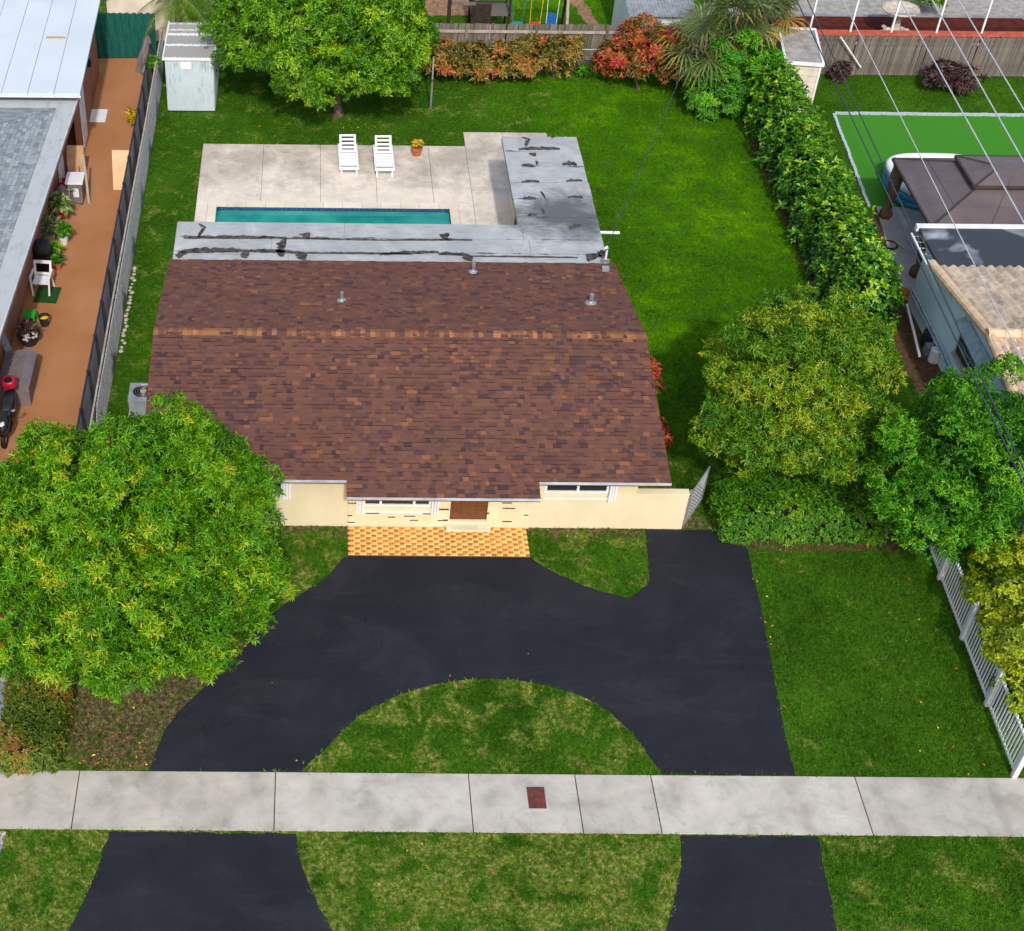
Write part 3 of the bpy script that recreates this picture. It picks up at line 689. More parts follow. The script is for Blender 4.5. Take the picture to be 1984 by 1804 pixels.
# ================================================================== FLAT PATIO ROOF
FZ = 2.33
FX0, FX1, FYB, GX0, GYB = -4.05, 8.58, 37.9, 6.14, 43.2
flat = thing('patio_roof', 'weathered grey flat roof in an L behind the brown shingle roof', 'flat roof', (2.3, 37, 0))
child(MB().box(FX0,FX1,35.5,FYB,FZ-.14,FZ-.012).box(GX0,FX1,FYB,GYB,FZ-.14,FZ-.012), 'roof_deck', M_LWOOD, flat)
bands = [(35.6,36.35),(36.35,37.1),(37.1,FYB+.01)]
for i, (a, b) in enumerate(bands):
    cuts = [[FX0,-2.2,-.7,3.9,FX1],[FX0,-1.2,FX1-2.2,FX1],[FX0,FX0+5,GX0+.1,FX1]][i]
    for x0, x1 in zip(cuts[:-1], cuts[1:]):
        child(MB().box(x0+.008,x1-.008,a,b-.008,FZ-.01,FZ+.004*i+random.uniform(.0,.006)), 'roofing_sheet', M_FLAT, flat)
ws_ = [FYB+.03]+[38.32, 39.35, 40.32, 41.32, 42.23]+[GYB]; n = 6
for i, (a, b) in enumerate(zip(ws_[:-1], ws_[1:])):
    child(MB().box(GX0+random.uniform(-.01,.01),FX1+random.uniform(-.01,.01),a,b-.008,FZ-.01,FZ+.004+.004*(n-i)+random.uniform(0,.004)), 'roofing_sheet', M_FLAT, flat)
def tear(p0, p1, w, seed=0):
    """irregular patch of torn roofing along p0..p1 (metres), with an uneven lower or upper edge"""
    r = np.random.default_rng(seed); p0 = np.array(p0); p1 = np.array(p1); d = p1-p0; L = np.linalg.norm(d); d = d/L; nrm = np.array([-d[1], d[0]])
    n = max(6, int(L/.09)); up, lo = [], []
    for k in range(n+1):
        f = k/n; base = p0+d*L*f; env = .35+.65*math.sin(math.pi*min(1,max(0,f)))**.5
        up.append(tuple(base+nrm*w*1.1*env*(.55+r.random()*.6))); lo.append(tuple(base-nrm*w*.22*r.random()))
    child(MB().prism(lo+up[::-1], FZ+.02, FZ+.042), 'torn_patch', M_TEAR, flat)
for k, (x0, y0, x1, y1, w) in enumerate([(-3.8, 36.98, -0.76, 37.03, 0.13), (-0.76, 37.01, 2.12, 36.97, 0.05), (2.12, 36.97, 4.71, 37.02, 0.06), (-3.87, 35.95, -3.65, 36.22, 0.22), (-3.83, 36.22, -2.04, 36.33, 0.2), (-2.04, 36.33, -0.23, 36.23, 0.14), (-0.23, 36.25, 2.92, 36.25, 0.07), (1.95, 36.21, 3.68, 36.35, 0.13), (3.68, 36.27, 4.57, 36.2, 0.14), (-0.86, 36.08, -0.8, 36.98, 0.22), (-1.9, 35.99, -1.87, 36.28, 0.2), (-0.13, 36.99, -0.09, 37.32, 0.25), (3.96, 37.0, 4.03, 37.39, 0.22), (-0.23, 35.93, -0.2, 36.23, 0.25), (4.58, 35.94, 4.65, 36.18, 0.25), (-3.36, 36.99, -3.19, 37.6, 0.08), (-3.19, 37.6, -3.39, 37.77, 0.07), (4.57, 36.17, 7.72, 36.15, 0.05), (8.0, 35.99, 8.42, 36.29, 0.25), (8.4, 36.16, 8.64, 36.48, 0.22), (6.61, 42.33, 7.94, 42.36, 0.16), (6.88, 42.53, 7.04, 43.0, 0.1), (7.04, 43.0, 6.8, 43.13, 0.05), (7.08, 41.92, 7.13, 42.11, 0.2), (6.59, 41.3, 7.01, 41.24, 0.15), (7.9, 41.39, 8.36, 41.4, 0.22), (6.49, 40.3, 7.05, 40.34, 0.12), (7.91, 40.39, 8.4, 40.43, 0.12), (6.45, 39.33, 6.84, 39.37, 0.12), (7.83, 39.42, 8.3, 39.43, 0.14), (6.48, 38.37, 6.76, 38.4, 0.14), (7.68, 37.65, 8.02, 37.88, 0.14), (7.08, 41.63, 7.07, 41.37, 0.06), (7.02, 39.76, 7.12, 39.35, 0.06), (6.96, 38.78, 6.96, 38.49, 0.06), (7.77, 43.08, 7.89, 43.22, 0.06)]):
    tear((x0, y0), (x1, y1), w, k)
m = MB()                                              # wing walls and posts
m.box(6.55,6.67,36.2,40.3,0,FZ-.14); m.box(6.55,6.67,41.3,42.75,0,FZ-.14); m.box(6.67,8.35,42.63,42.75,0,FZ-.14); m.box(8.23,8.35,35.2,42.63,0,FZ-.14); m.box(6.55,6.67,40.3,41.3,2.0,FZ-.14)
child(m, 'wall', M_CREAM, flat)
child(MB().box(6.58,6.63,40.3,41.3,0,2.0), 'door', M_DARKWOOD, flat)
for x in (-3.8,-1.4,1.2,3.8): child(MB().box(x-.05,x+.05,37.5,37.6,0,FZ-.14), 'post', M_WHITE, flat)
m = MB(); m.tube([(8.55,37.75,2.2),(9.2,37.8,2.16)],.045,10); child(m, 'drain_pipe', M_WHITE, flat)
struct(MB().box(8.45,8.95,37.9,39.4,-.03,.04).build('concrete_pad', M_PATH))
# service mast by the roof corner
ms = thing('service_mast', 'white electric service mast at the right rear corner of brown roof', 'service mast', (8.48,35.95,FZ))
MB().tube([(0,0,-1.2),(0,0,.5),(-.04,-.06,.58),(-.1,-.12,.55)],.03,8).build('pipe', M_WHITE, ms)
MB().lathe([(.045,.47),(.06,.52),(.03,.58)],(-.02,-.02,0),10).build('weather_head', M_GREYM, ms)
MB().box(-.12,.12,-.03,.03,.02,.12).build('bracket', M_STEEL, ms)

# ================================================================== GARDEN WALL AND GATE
gw = thing('garden_wall', 'low cream wall joining the right side of the house', 'wall', (8.9, 27.3, 0))
MB().box(-.7,.63,-.002,.16,0,1.2).build('wall', M_CREAM, gw); MB().box(-.7,.64,-.012,.18,1.2,1.24).build('coping', M_CREAM2, gw)
gt = thing('chain_link_gate', 'open chain link gate beside the low cream wall', 'gate', (9.62, 27.42, 0), rad(56))
MB().tube([(0,0,.03),(0,0,1.2),(1.08,0,1.25),(1.08,0,.08),(0,0,.08)],.022,6).build('frame', M_STEEL, gt)
m = MB()
for k in range(-12, 14):
    for s in (1,-1):
        pts = []
        for z in (.1,1.18):
            x = k*.11+s*(z-.1)
            pts.append([x,0,z])
        (xa,_,za),(xb,_,zb) = pts
        def clip(xa,za,xb,zb):
            t0,t1 = 0,1; dx=xb-xa
            for lim,sg in ((.02,1),(1.06,-1)):
                p = sg*dx; q = sg*(xa-lim)
                if abs(p)<1e-9: 
                    if q<0: return None
                elif p>0: t0=max(t0,-q/p)
                else: t1=min(t1,-q/p)
            return None if t0>=t1 else (xa+dx*t0,za+(zb-za)*t0,xa+dx*t1,za+(zb-za)*t1)
        c_ = clip(xa,za,xb,zb)
        if c_: m.bar((c_[0],s*.004,c_[1]),(c_[2],s*.004,c_[3]),.013)
MBm = m.build('wire_mesh', M_STEEL, gt)
MB().tube([(-.08,0,0),(-.08,0,1.32)],.03,8).build('post', M_STEEL, gt)

# air conditioner
ac = thing('air_conditioner', 'grey air conditioner condenser on the grass against the left house wall', 'air conditioner', (-4.62, 31.75, 0))
MB().box(-.45,.45,-.45,.45,0,.06).build('pad', M_PATH, ac)
MB().box(-.38,.38,-.38,.38,.06,.74).build('cabinet', M_GREYM, ac)
m = MB(); m.lathe([(.36,.74),(.36,.8),(.30,.8),(.29,.75)],(0,0,0),24); m.prism([(-.4,-.4),(.4,-.4),(.4,.4),(-.4,.4)],.735,.76); m.build('top', M_GREYM, ac)
m = MB(); m.lathe([(.29,.762),(.001,.77)],(0,0,0),24); m.build('fan_opening', M_DARK, ac)
m = MB()
for r in (.08,.15,.22,.28): m.tube([(r*math.cos(a),r*math.sin(a),.8) for a in np.linspace(0,2*math.pi,25)],.005,4,cap=False)
m.build('grille', M_STEEL, ac); MB().lathe([(.09,.77),(.09,.82),(.05,.83)],(0,0,0),14).build('motor_cap', M_LWOOD, ac)

# grass tufts and litter are added once all paving is known
# ================================================================== LEFT NEIGHBOUR
def ex(y): return -7.9 - (45.3-y)*.0361               # its eave line
nh = thing('neighbor_house', 'grey shingled house with a pale roof border at the left edge', 'house', (-9, 40, 0))
child(MB().prism([(ex(45.35),45.35),(ex(22),22),(-17,22),(-17,45.35)], 2.38, 2.5), 'roof_border', M_GBORDER, nh)
child(MB().prism([(ex(45.35)+.02,45.37),(ex(22)+.02,22),(ex(22)-.06,22),(ex(45.35)-.06,45.3)], 2.3, 2.375), 'fascia', M_SALMON, nh)
child(MB().prism([(ex(45.35)+.03,45.38),(ex(22)+.03,22),(ex(22)-.02,22),(ex(45.35)-.02,45.3)], 2.44, 2.53), 'drip_edge', M_FASCIA, nh)
m = MB(); sx = lambda y: ex(y)-.62
m.face([(sx(44.45),44.45,2.5),(-13,40.2,3.1),(-13,22,3.0),(sx(22),22,2.5)]); m.face([(sx(44.45),44.45,2.5),(-17,44.45,2.5),(-17,40.2,3.1),(-13,40.2,3.1)])
child(m, 'roof', M_GEDGE, nh)
bag, rv = MB(), []
for i in range(34):
    f = i*.128; yy = 22.0; ymax = 44.45-f*.96
    while yy < ymax:
        w = random.choice((.14,.2,.26,.3)); y1 = min(yy+w-.004, ymax); th = random.choice((.006,.012,.02)); k = len(bag.v)
        z0 = 2.508+f*.178; z1 = z0+.128*.178
        q = [(sx(yy)-f,yy,z0+th),(sx(y1)-f,y1,z0+th),(sx(y1)-f-.14,y1,z1+.004),(sx(yy)-f-.14,yy,z1+.004),(sx(yy)-f,yy,z0-.01),(sx(y1)-f,y1,z0-.01)]
        bag.v += q; bag.f += [(k,k+1,k+2,k+3),(k+4,k+5,k+1,k)]; bag.m += [0,1]; rv += [random.random()]*6; yy += w
for i in range(30):
    f = i*.128; xx = sx(44.45)-f*1.06
    while xx > -14:
        w = random.choice((.14,.2,.26,.3)); x1 = xx-w+.004; k = len(bag.v); z0 = 2.512+f*.187; z1 = z0+.128*.187; y = 44.45-f; th = random.choice((.006,.012))
        bag.v += [(xx,y,z0+th),(x1,y,z0+th),(x1,y-.14,z1+.004),(xx,y-.14,z1+.004)]; bag.f += [(k,k+1,k+2,k+3)]; bag.m += [0]; rv += [random.random()]*4; xx -= w
o = child(bag, 'shingles', [M_GSHINGLE, M_GEDGE], nh, rnd=rv); o['kind'] = 'stuff'
m = MB(); m.prism([(ex(45.2)-.55,45.2),(ex(22)-.55,22),(ex(22)-.75,22),(ex(45.2)-.75,45.2)], 0, 2.38); m.box(-17,ex(45)-.6,45.05,45.2,0,2.38)
child(m, 'wall', M_SALMON, nh)
child(MB().box(ex(44)-.55,ex(44)-.5,43.3,44.2,.1,2.1), 'door', M_WHITE, nh)
cp = thing('carport', 'white flat panel roof over a salmon wall at the top left corner', 'carport', (-10, 48, 0))
for i in range(9):
    x1 = -7.74-i*.87; d = .018
    child(MB().prism([(x1-.008,44.75),(x1-.862,44.73),(x1-.862-d*7.2,51.95),(x1-.008-d*7.2,51.95)], 2.8, 2.9), 'roof_panel', M_CARPORT, cp)
child(MB().prism([(-7.8,44.85),(-15.6,44.8),(-15.7,51.9),(-7.95,51.9)], 2.7, 2.799), 'roof_frame', M_SEAM, cp)
child(MB().prism([(-7.73,44.76),(-15.6,44.74),(-15.6,44.79),(-7.73,44.8)], 2.74, 2.795), 'gutter', M_WHITE, cp)
m = MB(); m.prism([(-8.05,45.6),(-8.2,45.6),(-8.3,51.8),(-8.15,51.8)], 0, 2.7); m.box(-15.6,-8.3,51.65,51.8,0,2.7); m.box(-15.6,-8,45.5,45.6,2.3,2.72)
child(m, 'wall', M_SALMON, cp)
child(MB().prism([(-8.0,46.1),(-8.045,46.1),(-8.06,47.1),(-8.015,47.1)], .1, 2.1), 'door', M_WHITE, cp)
t_ = thing('wall_lamp', 'black wall lamp under the edge of the white carport roof', 'lamp', (-7.98,48.2,2.35))
MB().lathe([(.02,-.25),(.09,-.2),(.11,0),(.05,.08)],(.05,0,0),10).build('shade', M_DARK, t_); MB().box(-.12,.05,-.03,.03,.05,.1).build('arm', M_DARK, t_)
t_ = MB().box(-.33,.33,-.045,.045,0,.04).build('plank', M_CARD); t_.location = (-9.085,48.783,2.9); tag(t_, 'short tan wooden plank lying on the white carport roof', 'plank')

# fences between the lots
fe = thing('chain_link_fence', 'long chain link fence with grey screen left of the back yard', 'fence', (-5.72, 40, 0))
for i in range(9):
    y = 29+i*2.95; child(MB().tube([(-5.76,y,0),(-5.76,y,1.52)],.03,8), 'post', M_STEEL, fe)
child(MB().tube([(-5.74,29,1.5),(-5.76,35,1.49),(-5.73,44,1.51),(-5.74,52.7,1.5)],.03,8), 'top_rail', M_RAIL, fe)
V, F = [], []; ny = 200; nz = 8
for i in range(ny+1):
    for j in range(nz+1):
        y = 29+23.6*i/ny; z = .02+1.46*j/nz; V.append((-5.72+.02*math.sin(i*1.7)*math.sin(j*2.1)+.05*math.sin(y*2.1)*(1-j/nz),y,z))
for i in range(ny):
    for j in range(nz):
        a = i*(nz+1)+j; F.append((a,a+nz+1,a+nz+2,a+1))
V = np.array(V)-np.array([-5.72,40,0]); link('screen', np_mesh('screen', V, F, M_SCREEN, smooth=True), fe)
m = MB()
for k in range(-10, 170):
    for s in (1,-1):
        y0 = 29+k*.14; z0, z1 = .03, 1.47; y1 = y0+s*1.44
        if min(y0,y1) < 29 or max(y0,y1) > 52.6: continue
        m.bar((-5.69,y0,z0),(-5.69,y1,z1),.007)
o = child(m, 'wire_mesh', M_STEEL, fe); o['kind'] = 'stuff'
f2 = thing('screen_fence', 'dark framed screen fence along the orange patio', 'fence', (-6.05, 40, 0))
for i in range(15):
    y = 28.4+i*1.62; p = MB(); p.box(-6.1,-6.0,y-.05,y+.05,0,1.58); p.bar((-6.02,y,1.5),(-5.86,y-.35,.05),.05); child(p, 'post', M_FRAME, f2)  # each post gets an invented dark diagonal, drawn in as a shadow-like streak
    if i < 14:
        q = MB(); q.face([(-6.05,y+.05,.12),(-6.05,y+1.57,.12),(-6.05,y+1.57,1.56),(-6.05,y+.05,1.56)]); child(q, 'panel', M_SCREEN2, f2)
child(MB().box(-6.075,-6.025,28.4,51.1,1.585,1.62), 'top_rail', M_FRAME, f2); child(MB().box(-6.09,-6.01,28.4,51.1,.02,.1), 'bottom_rail', M_FRAME, f2)
gs = thing('green_screen_fence', 'green mesh privacy screen fence at the end of the orange patio', 'fence', (-7, 53.1, 0))
V, F = [], []; nx = 60
for i in range(nx+1):
    for j in range(9):
        V.append((-1.45+2.4*i/nx, .03*math.sin(i*.9+j*.4), .02+1.8*j/8+(.05*abs(math.sin(i*.5)) if j == 8 else 0)))
for i in range(nx):
    for j in range(8): a = i*9+j; F.append((a,a+9,a+10,a+1))
link('screen', np_mesh('screen', V, F, M_GREENSCR, smooth=True), gs)
MB().tube([(-1.45,.06,1.78),(.95,.06,1.78)],.025,8).build('rail', M_FRAME, gs)
for x in (-1.4,-.2,.9): MB().tube([(x,.08,0),(x,.08,1.8)],.03,8).build('post', M_FRAME, gs)
# small gabled building beyond the green screen
bb = thing('beige_outbuilding', 'beige gabled outbuilding with dark roof behind the green screen fence', 'building', (-6.75, 55.2, 0))
m = MB(); m.extrude([(-1.3,-.6,0),(1.3,-.6,0),(1.3,-.6,1.75),(0,-.6,2.5),(-1.3,-.6,1.75)],(0,0,0),(0,3,0)); m.build('wall', M_BEIGE, bb)
m = MB()
for s in (-1,1): m.extrude([(0,-.75,2.58),(s*1.55,-.75,1.7),(s*1.55,-.75,1.62),(0,-.75,2.5)],(0,0,0),(0,3.3,0))
m.build('roof', M_DROOF, bb); MB().box(-.15,.15,-.63,-.6,1.95,2.2).build('vent', M_WHITE, bb)

# metal shed
sh = thing('metal_shed', 'rusty streaked white metal shed with peeling grey roof', 'shed', (-4.46, 48.95, 0))
SW, SD, SH = .86, 2.75, 2.12
m = MB(); n = 23
for i in range(n):                                     # ribbed front
    a = -SW+2*SW*i/n; b = -SW+2*SW*(i+1)/n; o_ = .012 if i % 2 else 0
    m.box(a,b,-.02-o_,.02,.06,SH-.03)
m.build('front_wall', M_SHED, sh)
for s in (-1,1):
    m = MB()
    for i in range(18):
        a = .02+(SD-.04)*i/18; b = .02+(SD-.04)*(i+1)/18; o_ = .012 if i % 2 else 0
        m.box(s*SW-(.02 if s > 0 else o_), s*SW+(o_ if s > 0 else .02), a, b, .06, SH-.03)
    m.build('side_wall', M_SHED, sh)
MB().box(-SW+.02,SW-.02,SD-.04,SD,.06,SH-.03).build('back_wall', M_SHED, sh)
m = MB(); n = 34
for i in range(n):
    a = -SW-.05+(2*SW+.1)*i/n; b = -SW-.05+(2*SW+.1)*(i+1)/n; m.box(a,b,-.06,SD+.06,SH-.03,SH+(.018 if i % 2 else .004))
m.build('roof', M_SHEDROOF, sh)
for s in (-1,1): MB().box(s*(SW+.06)-.025,s*(SW+.06)+.025,-.09,SD+.09,SH-.06,SH+.035).build('roof_trim', M_WHITE, sh)
MB().box(-SW-.035,SW+.035,-.09,-.06,SH-.06,SH+.03).build('eave_trim', M_WHITE, sh)
MB().box(-SW,SW,-.03,SD,.0,.06).build('base_rail', M_FRAME, sh)
MB().box(-.3,.06,-.05,-.034,1.72,1.98).build('notice_plate', M_WHITEV, sh)
MB().lathe([(.03,0),(.03,.05)],(SW+.03,1.0,1.1),8).build('latch', M_RUST, sh)

# back fences
def plank_fence(name, label, x0, x1, y, h, bw, rails, rail_front=True, lean=0.0):
    t_ = thing(name, label, 'fence', ((x0+x1)/2, y, 0)); x = x0-(x0+x1)/2
    L = x1-x0; nb = int(L/bw); ms = []
    for k in range(5):
        hh = h+random.uniform(-.03,.03)
        ms.append(MB().prism([(-bw*.47,-.01),(bw*.47,-.01),(bw*.47,.012),(-bw*.47,.012)], .03, hh).mesh('board', M_WOOD))
    for i in range(nb):
        link('board', random.choice(ms), t_, (x+bw*(i+.5)+random.uniform(-.004,.004), random.uniform(-.008,.008), 0), (0,lean+random.gauss(0,.012),0))
    yy = -.05 if rail_front else .05
    for z in rails: MB().box(x,x+L,yy-.025,yy+.025,z-.05,z+.05).build('rail', M_LWOOD, t_)
    n = int(L/2.4)
    for i in range(n+1): MB().box(x+L*i/n-.05,x+L*i/n+.05,yy-.06,yy+.035,0,h+.02).build('post', M_WOOD, t_)
    return t_
plank_fence('wood_fence', 'weathered wooden plank fence behind the orange shrubs across the back yard', -4.9, 16.4, 52.85, 1.68, .15, (.35,1.4))
plank_fence('wood_fence', 'tall grey wooden plank fence in front of the red capped wall', 17.95, 28.5, 52.3, 1.6, .105, (.4,1.3), False, .05)
cf = thing('low_chain_link_fence', 'low galvanised chain link fence rail among the orange shrubs', 'fence', (9, 52.0, 0))
MB().tube([(-4.6,0,1.1),(2.6,0,1.1)],.028,8).build('top_rail', M_STEEL, cf)
for x in (-4.6,-2.2,.1,2.35): MB().tube([(x,0,0),(x,0,1.12)],.032,8).build('post', M_STEEL, cf)
m = MB()
for k in range(0, 58):
    for s in (1,-1):
        a = -4.6+k*.125; b = a+s*1.05
        if -4.6 <= b <= 2.6: m.bar((a,.02,.04),(b,.02,1.09),.006)
o = m.build('wire_mesh', M_STEEL, cf); o['kind'] = 'stuff'
bw_ = thing('block_wall', 'brick wall with red cap behind the tall grey plank fence', 'wall', (23, 52.6, 0))
MB().box(-5.0,8,-.1,.1,0,1.54).build('wall', M_SALMON, bw_); MB().box(-5.0,8,-.16,.16,1.54,1.63).build('cap', M_REDCAP, bw_)
en = thing('screen_enclosure', 'white metal frame of a screened pool cage behind the red capped wall', 'pool enclosure', (23, 52.6, 1.63))
for u in ((18.651,52.419),(20.196,52.453),(21.743,52.488),(23.448,52.526),(25.156,52.564),(26.886,52.602)):
    MB().box(u[0]-23-.03,u[0]-23+.03,-.03,.03,0,1.9).build('post', M_WHITE, en)
MB().box(-5,8,-.04,.04,1.9,1.98).build('beam', M_WHITE, en)
MB().tube([(2.2,0,1.2),(4.6,0,.1)],.015,6).build('brace_cable', M_STEEL, en)
MB().box(-6,11,4.82,4.92,-1.63,-1.55).build('base_rail', M_GREYM, en)
ft = thing('garden_fountain', 'pale stone garden fountain with wide bowl behind the red capped wall', 'fountain', ((23.099,56.859)[0], 55.6, 0))
MB().lathe([(.45,0),(.5,.08),(.3,.15),(.18,.3),(.14,.8),(.22,.95),(.62,1.1),(.75,1.2),(.72,1.24),(.55,1.18),(.05,1.12)],(0,0,0),20).build('bowl', M_STONE, ft, smooth=True)
m = MB()
for i in range(26):
    a = random.uniform(0,6.28); r = random.uniform(.2,.62); s = random.uniform(.1,.2); z = random.uniform(.0,.35)
    m.lathe([(s*.6,0),(s,s*.5),(s*.8,s),(s*.2,s*1.3)],(r*math.cos(a),r*math.sin(a)-.2,z),7)
o = m.build('rocks', M_STONE, ft); o['kind'] = 'stuff'

# little shed by the hedge
ls = thing('garden_shed', 'small beige garden shed with white trimmed grey flat roof', 'shed', (17.5, 49.1, 0), rad(-8))
m = MB()
for i in range(9): m.box(-.6,.6,-.01-.004*(i%2),.02,.03+i*.225,.03+(i+1)*.225-.012)
for i in range(9):
    m.box(.58,.605,.02,2.6,.03+i*.225,.03+(i+1)*.225-.012); m.box(-.605,-.58,.02,2.6,.03+i*.225,.03+(i+1)*.225-.012)
o = m.build('siding', M_BEIGE, ls); o['kind'] = 'stuff'
MB().box(-.57,.57,.03,2.6,.0,2.0).build('core', M_BEIGE, ls)
MB().box(-.62,.62,-.05,2.7,2.06,2.1).build('roof', M_GREYROOF, ls)
for a in ((-.7,-.62,-.12,2.78),(.62,.7,-.12,2.78)): MB().box(*a,2.04,2.16).build('trim', M_WHITE, ls)
for a in ((-.62,.62,-.12,-.05),(-.62,.62,2.7,2.78)): MB().box(*a,2.04,2.155).build('trim', M_WHITE, ls)
for x in (-.6,.6): MB().box(x-.04,x+.04,-.045,-.016,0,2.04).build('corner_board', M_WHITE, ls)

# white shed beyond the fence
ws = thing('white_shed', 'white shed with corrugated grey roof behind the red shrub', 'shed', (13.0, 53.2, 0))
MB().box(-1.0,1.3,.1,3.4,0,1.88).build('wall', M_WHITE, ws)
m = MB(); n = 40
for i in range(n):
    a = -1.1+2.6*i/n; b = -1.1+2.6*(i+1)/n; h = .02 if i % 2 else 0
    m.extrude([(a,-.1,1.9+h),(b,-.1,1.9+h),(b,3.6,2.3+h),(a,3.6,2.3+h)],(0,0,0),(0,0,.02))
m.build('roof', M_GREYM, ws); MB().box(-.6,.2,.07,.1,.1,1.7).build('door', M_GREYM, ws)

# play set beyond the fence
ps = thing('play_set', 'wooden play tower with blue yellow and teal canopy and swing beam', 'play set', (6.9, 55.6, 0))
for i, mt in enumerate((M_BLUEP, M_YELLOW, M_TEAL)):
    a = -.72+i*.48
    m = MB(); m.extrude([(a,-.6,2.0),(a+.475,-.6,2.0),(a+.475,0,2.55),(a,0,2.55)],(0,0,0),(0,0,.03)); m.extrude([(a,.6,2.0),(a+.475,.6,2.0),(a+.475,0,2.55),(a,0,2.55)],(0,0,0),(0,0,.03)); m.build('canopy_panel', mt, ps)
for x in (-.72,.72):
    for y in (-.55,.55): MB().box(x-.05,x+.05,y-.05,y+.05,0,2.05).build('leg', M_DARKWOOD, ps)
MB().box(-.78,.78,-.6,.6,1.0,1.08).build('platform', M_WOOD, ps); MB().box(-.72,.0,-.62,-.59,.7,1.5).build('side_panel', M_DARKWOOD, ps)
q = MB(); q.box(.0,.62,-.64,-.61,.05,.2); q.box(.0,.62,-.64,-.61,.5,.65); q.box(0,.1,-.64,-.61,.2,.5); q.box(.52,.62,-.64,-.61,.2,.5); q.build('window_panel', M_LWOOD, ps)
MB().tube([(.7,0,1.95),(3.0,0,1.95)],.05,8).build('swing_beam', M_WOOD, ps)
for y in (-.75,.75): MB().bar((3.0,y*.1,1.98),(3.05,y,0),.1).build('beam_leg', M_LWOOD if y < 0 else M_DARKWOOD, ps)
for k, (x, mt, ct) in enumerate(((1.15,M_TEAL,M_TEAL),(1.85,M_RED,M_YELLOW),(2.5,M_BLUEP,M_WHITE))):
    sw_ = thing('swing', None, None); sw_.parent = ps
    MB().box(x-.2,x+.2,-.1,.1,.4,.45).build('seat', mt, sw_)
    for s in (-.2,.2): MB().tube([(x+s*1.2,0,1.95),(x+s,0,.42)],.014,6).build('chain', ct, sw_)
    if k == 2: MB().box(x-.2,x+.2,.1,.14,.45,.8).build('back', mt, sw_)
dp = thing('dark_post', 'tall dark wooden post with cross beam behind the back fence', 'post', (5.15, 53.9, 0))
MB().box(-.07,.07,-.07,.07,0,2.6).build('post', M_DARKWOOD, dp); MB().box(.07,1.0,-.04,.04,1.95,2.05).build('beam', M_WOOD, dp)

# ================================================================== RIGHT NEIGHBOUR
rh = thing('neighbor_house', 'blue grey house with sand coloured barrel tile roof at the right edge', 'house', (21, 31.5, 0))
RRX, RRY, RRZ, REB, REF, REZ = 17.72, 31.3, 3.3, 35.55, 26.6, 2.6
m = MB(); m.box(18.3,18.5,27.2,37.3,0,2.5); m.box(18.5,27,27.2,27.4,0,2.5); m.box(18.5,27,37.1,37.3,0,2.5)
child(m, 'wall', M_BLUEWALL, rh)
m = MB(); m.extrude([(18.3,27.2,2.5),(18.3,35.3,2.5),(18.3,RRY,RRZ-.12)],(0,0,0),(.18,0,0)); child(m, 'gable', M_BLUEWALL, rh)
child(MB().extrude([(RRX,REF,REZ-.06),(RRX,RRY,RRZ-.05),(RRX,REB,REZ-.06),(RRX,REB,REZ-.14),(RRX,RRY,RRZ-.14),(RRX,REF,REZ-.14)],(0,0,0),(10,0,0)), 'roof', M_RCAP, rh)
rroof = [c for c in rh.children if c.name.startswith('roof')][0]
def rr(mb, n, mt, **k):
    l = rh.location; mb.v = [(x-l.x,y-l.y,z-l.z) for x,y,z in mb.v]; return mb.build(n, mt, rroof, **k)
TW, TL = .27, .36
def tile_geo():
    m = MB(); n = 8; prof = []
    for k in range(n+1):
        f = k/n; x = f*TW; z = .055*math.sin(math.pi*f/.68) if f < .68 else -.02*math.sin(math.pi*(f-.68)/.32)
        prof.append((x, z))
    for k in range(n):
        (xa,za),(xb,zb) = prof[k], prof[k+1]
        m.face([(xa,0,za+.03),(xb,0,zb+.03),(xb,TL*1.06,zb+.002),(xa,TL*1.06,za+.002)]); m.face([(xa,0,za+.005),(xb,0,zb+.005),(xb,0,zb+.03),(xa,0,za+.03)])
    return m
TMS = [tile_geo().mesh('roof_tile', M_RTILE, rnd=r) for r in (0,.15,.35,.5,.6,.7,.85,1)]
TMSM = tile_geo()
restv, restr = MB(), []
for sgn, ye, nrow in ((1, REF, 13), (-1, REB, 12)):
    Ls = math.hypot(RRY-ye, RRZ-REZ); a_ = math.atan2(RRZ-REZ, abs(RRY-ye)); step = Ls/nrow
    for j in range(nrow):
        for i in range(30):
            x = RRX+.22+i*TW; f = j/nrow; y = ye+(RRY-ye)*f; z = REZ+(RRZ-REZ)*f-.05
            l = rh.location
            if (sgn > 0 and i < 6 and j > 2) or (sgn < 0 and i < 17):
                o = link('roof_tile', random.choice(TMS), rroof, (x-l.x if sgn > 0 else x+TW-l.x, y-l.y, z), (a_, 0, 0) if sgn > 0 else (a_, 0, math.pi))
            else:
                k = len(restv.v); r = random.random()
                for vx,vy,vz in TMSM.v:
                    y2 = vy*math.cos(a_)-vz*math.sin(a_); z2 = vy*math.sin(a_)+vz*math.cos(a_)
                    restv.v.append((x+vx if sgn > 0 else x+TW-vx, y+sgn*y2, z+z2))
                restv.f += [tuple(k+q for q in fc) for fc in TMSM.f]; restv.m += [0]*len(TMSM.f); restr += [r]*len(TMSM.v)
o = rr(restv, 'roof_tiles', M_RTILE, rnd=restr); o['kind'] = 'stuff'
def half_barrel(p0, p1, n, r, name):
    p0 = Vector(p0); p1 = Vector(p1)
    for i in range(n):
        a = p0.lerp(p1, i/n); b = p0.lerp(p1, (i+1.08)/n); q = MB(); q.tube([a,b],[r*1.08,r*.92],10)
        rr(q, name, M_RCAP)
half_barrel((RRX+.08,REB+.1,REZ+.0),(RRX+.08,RRY,RRZ+.02),13,.13,'rake_tile'); half_barrel((RRX+.08,REF,REZ),(RRX+.08,RRY,RRZ+.02),12,.13,'rake_tile')
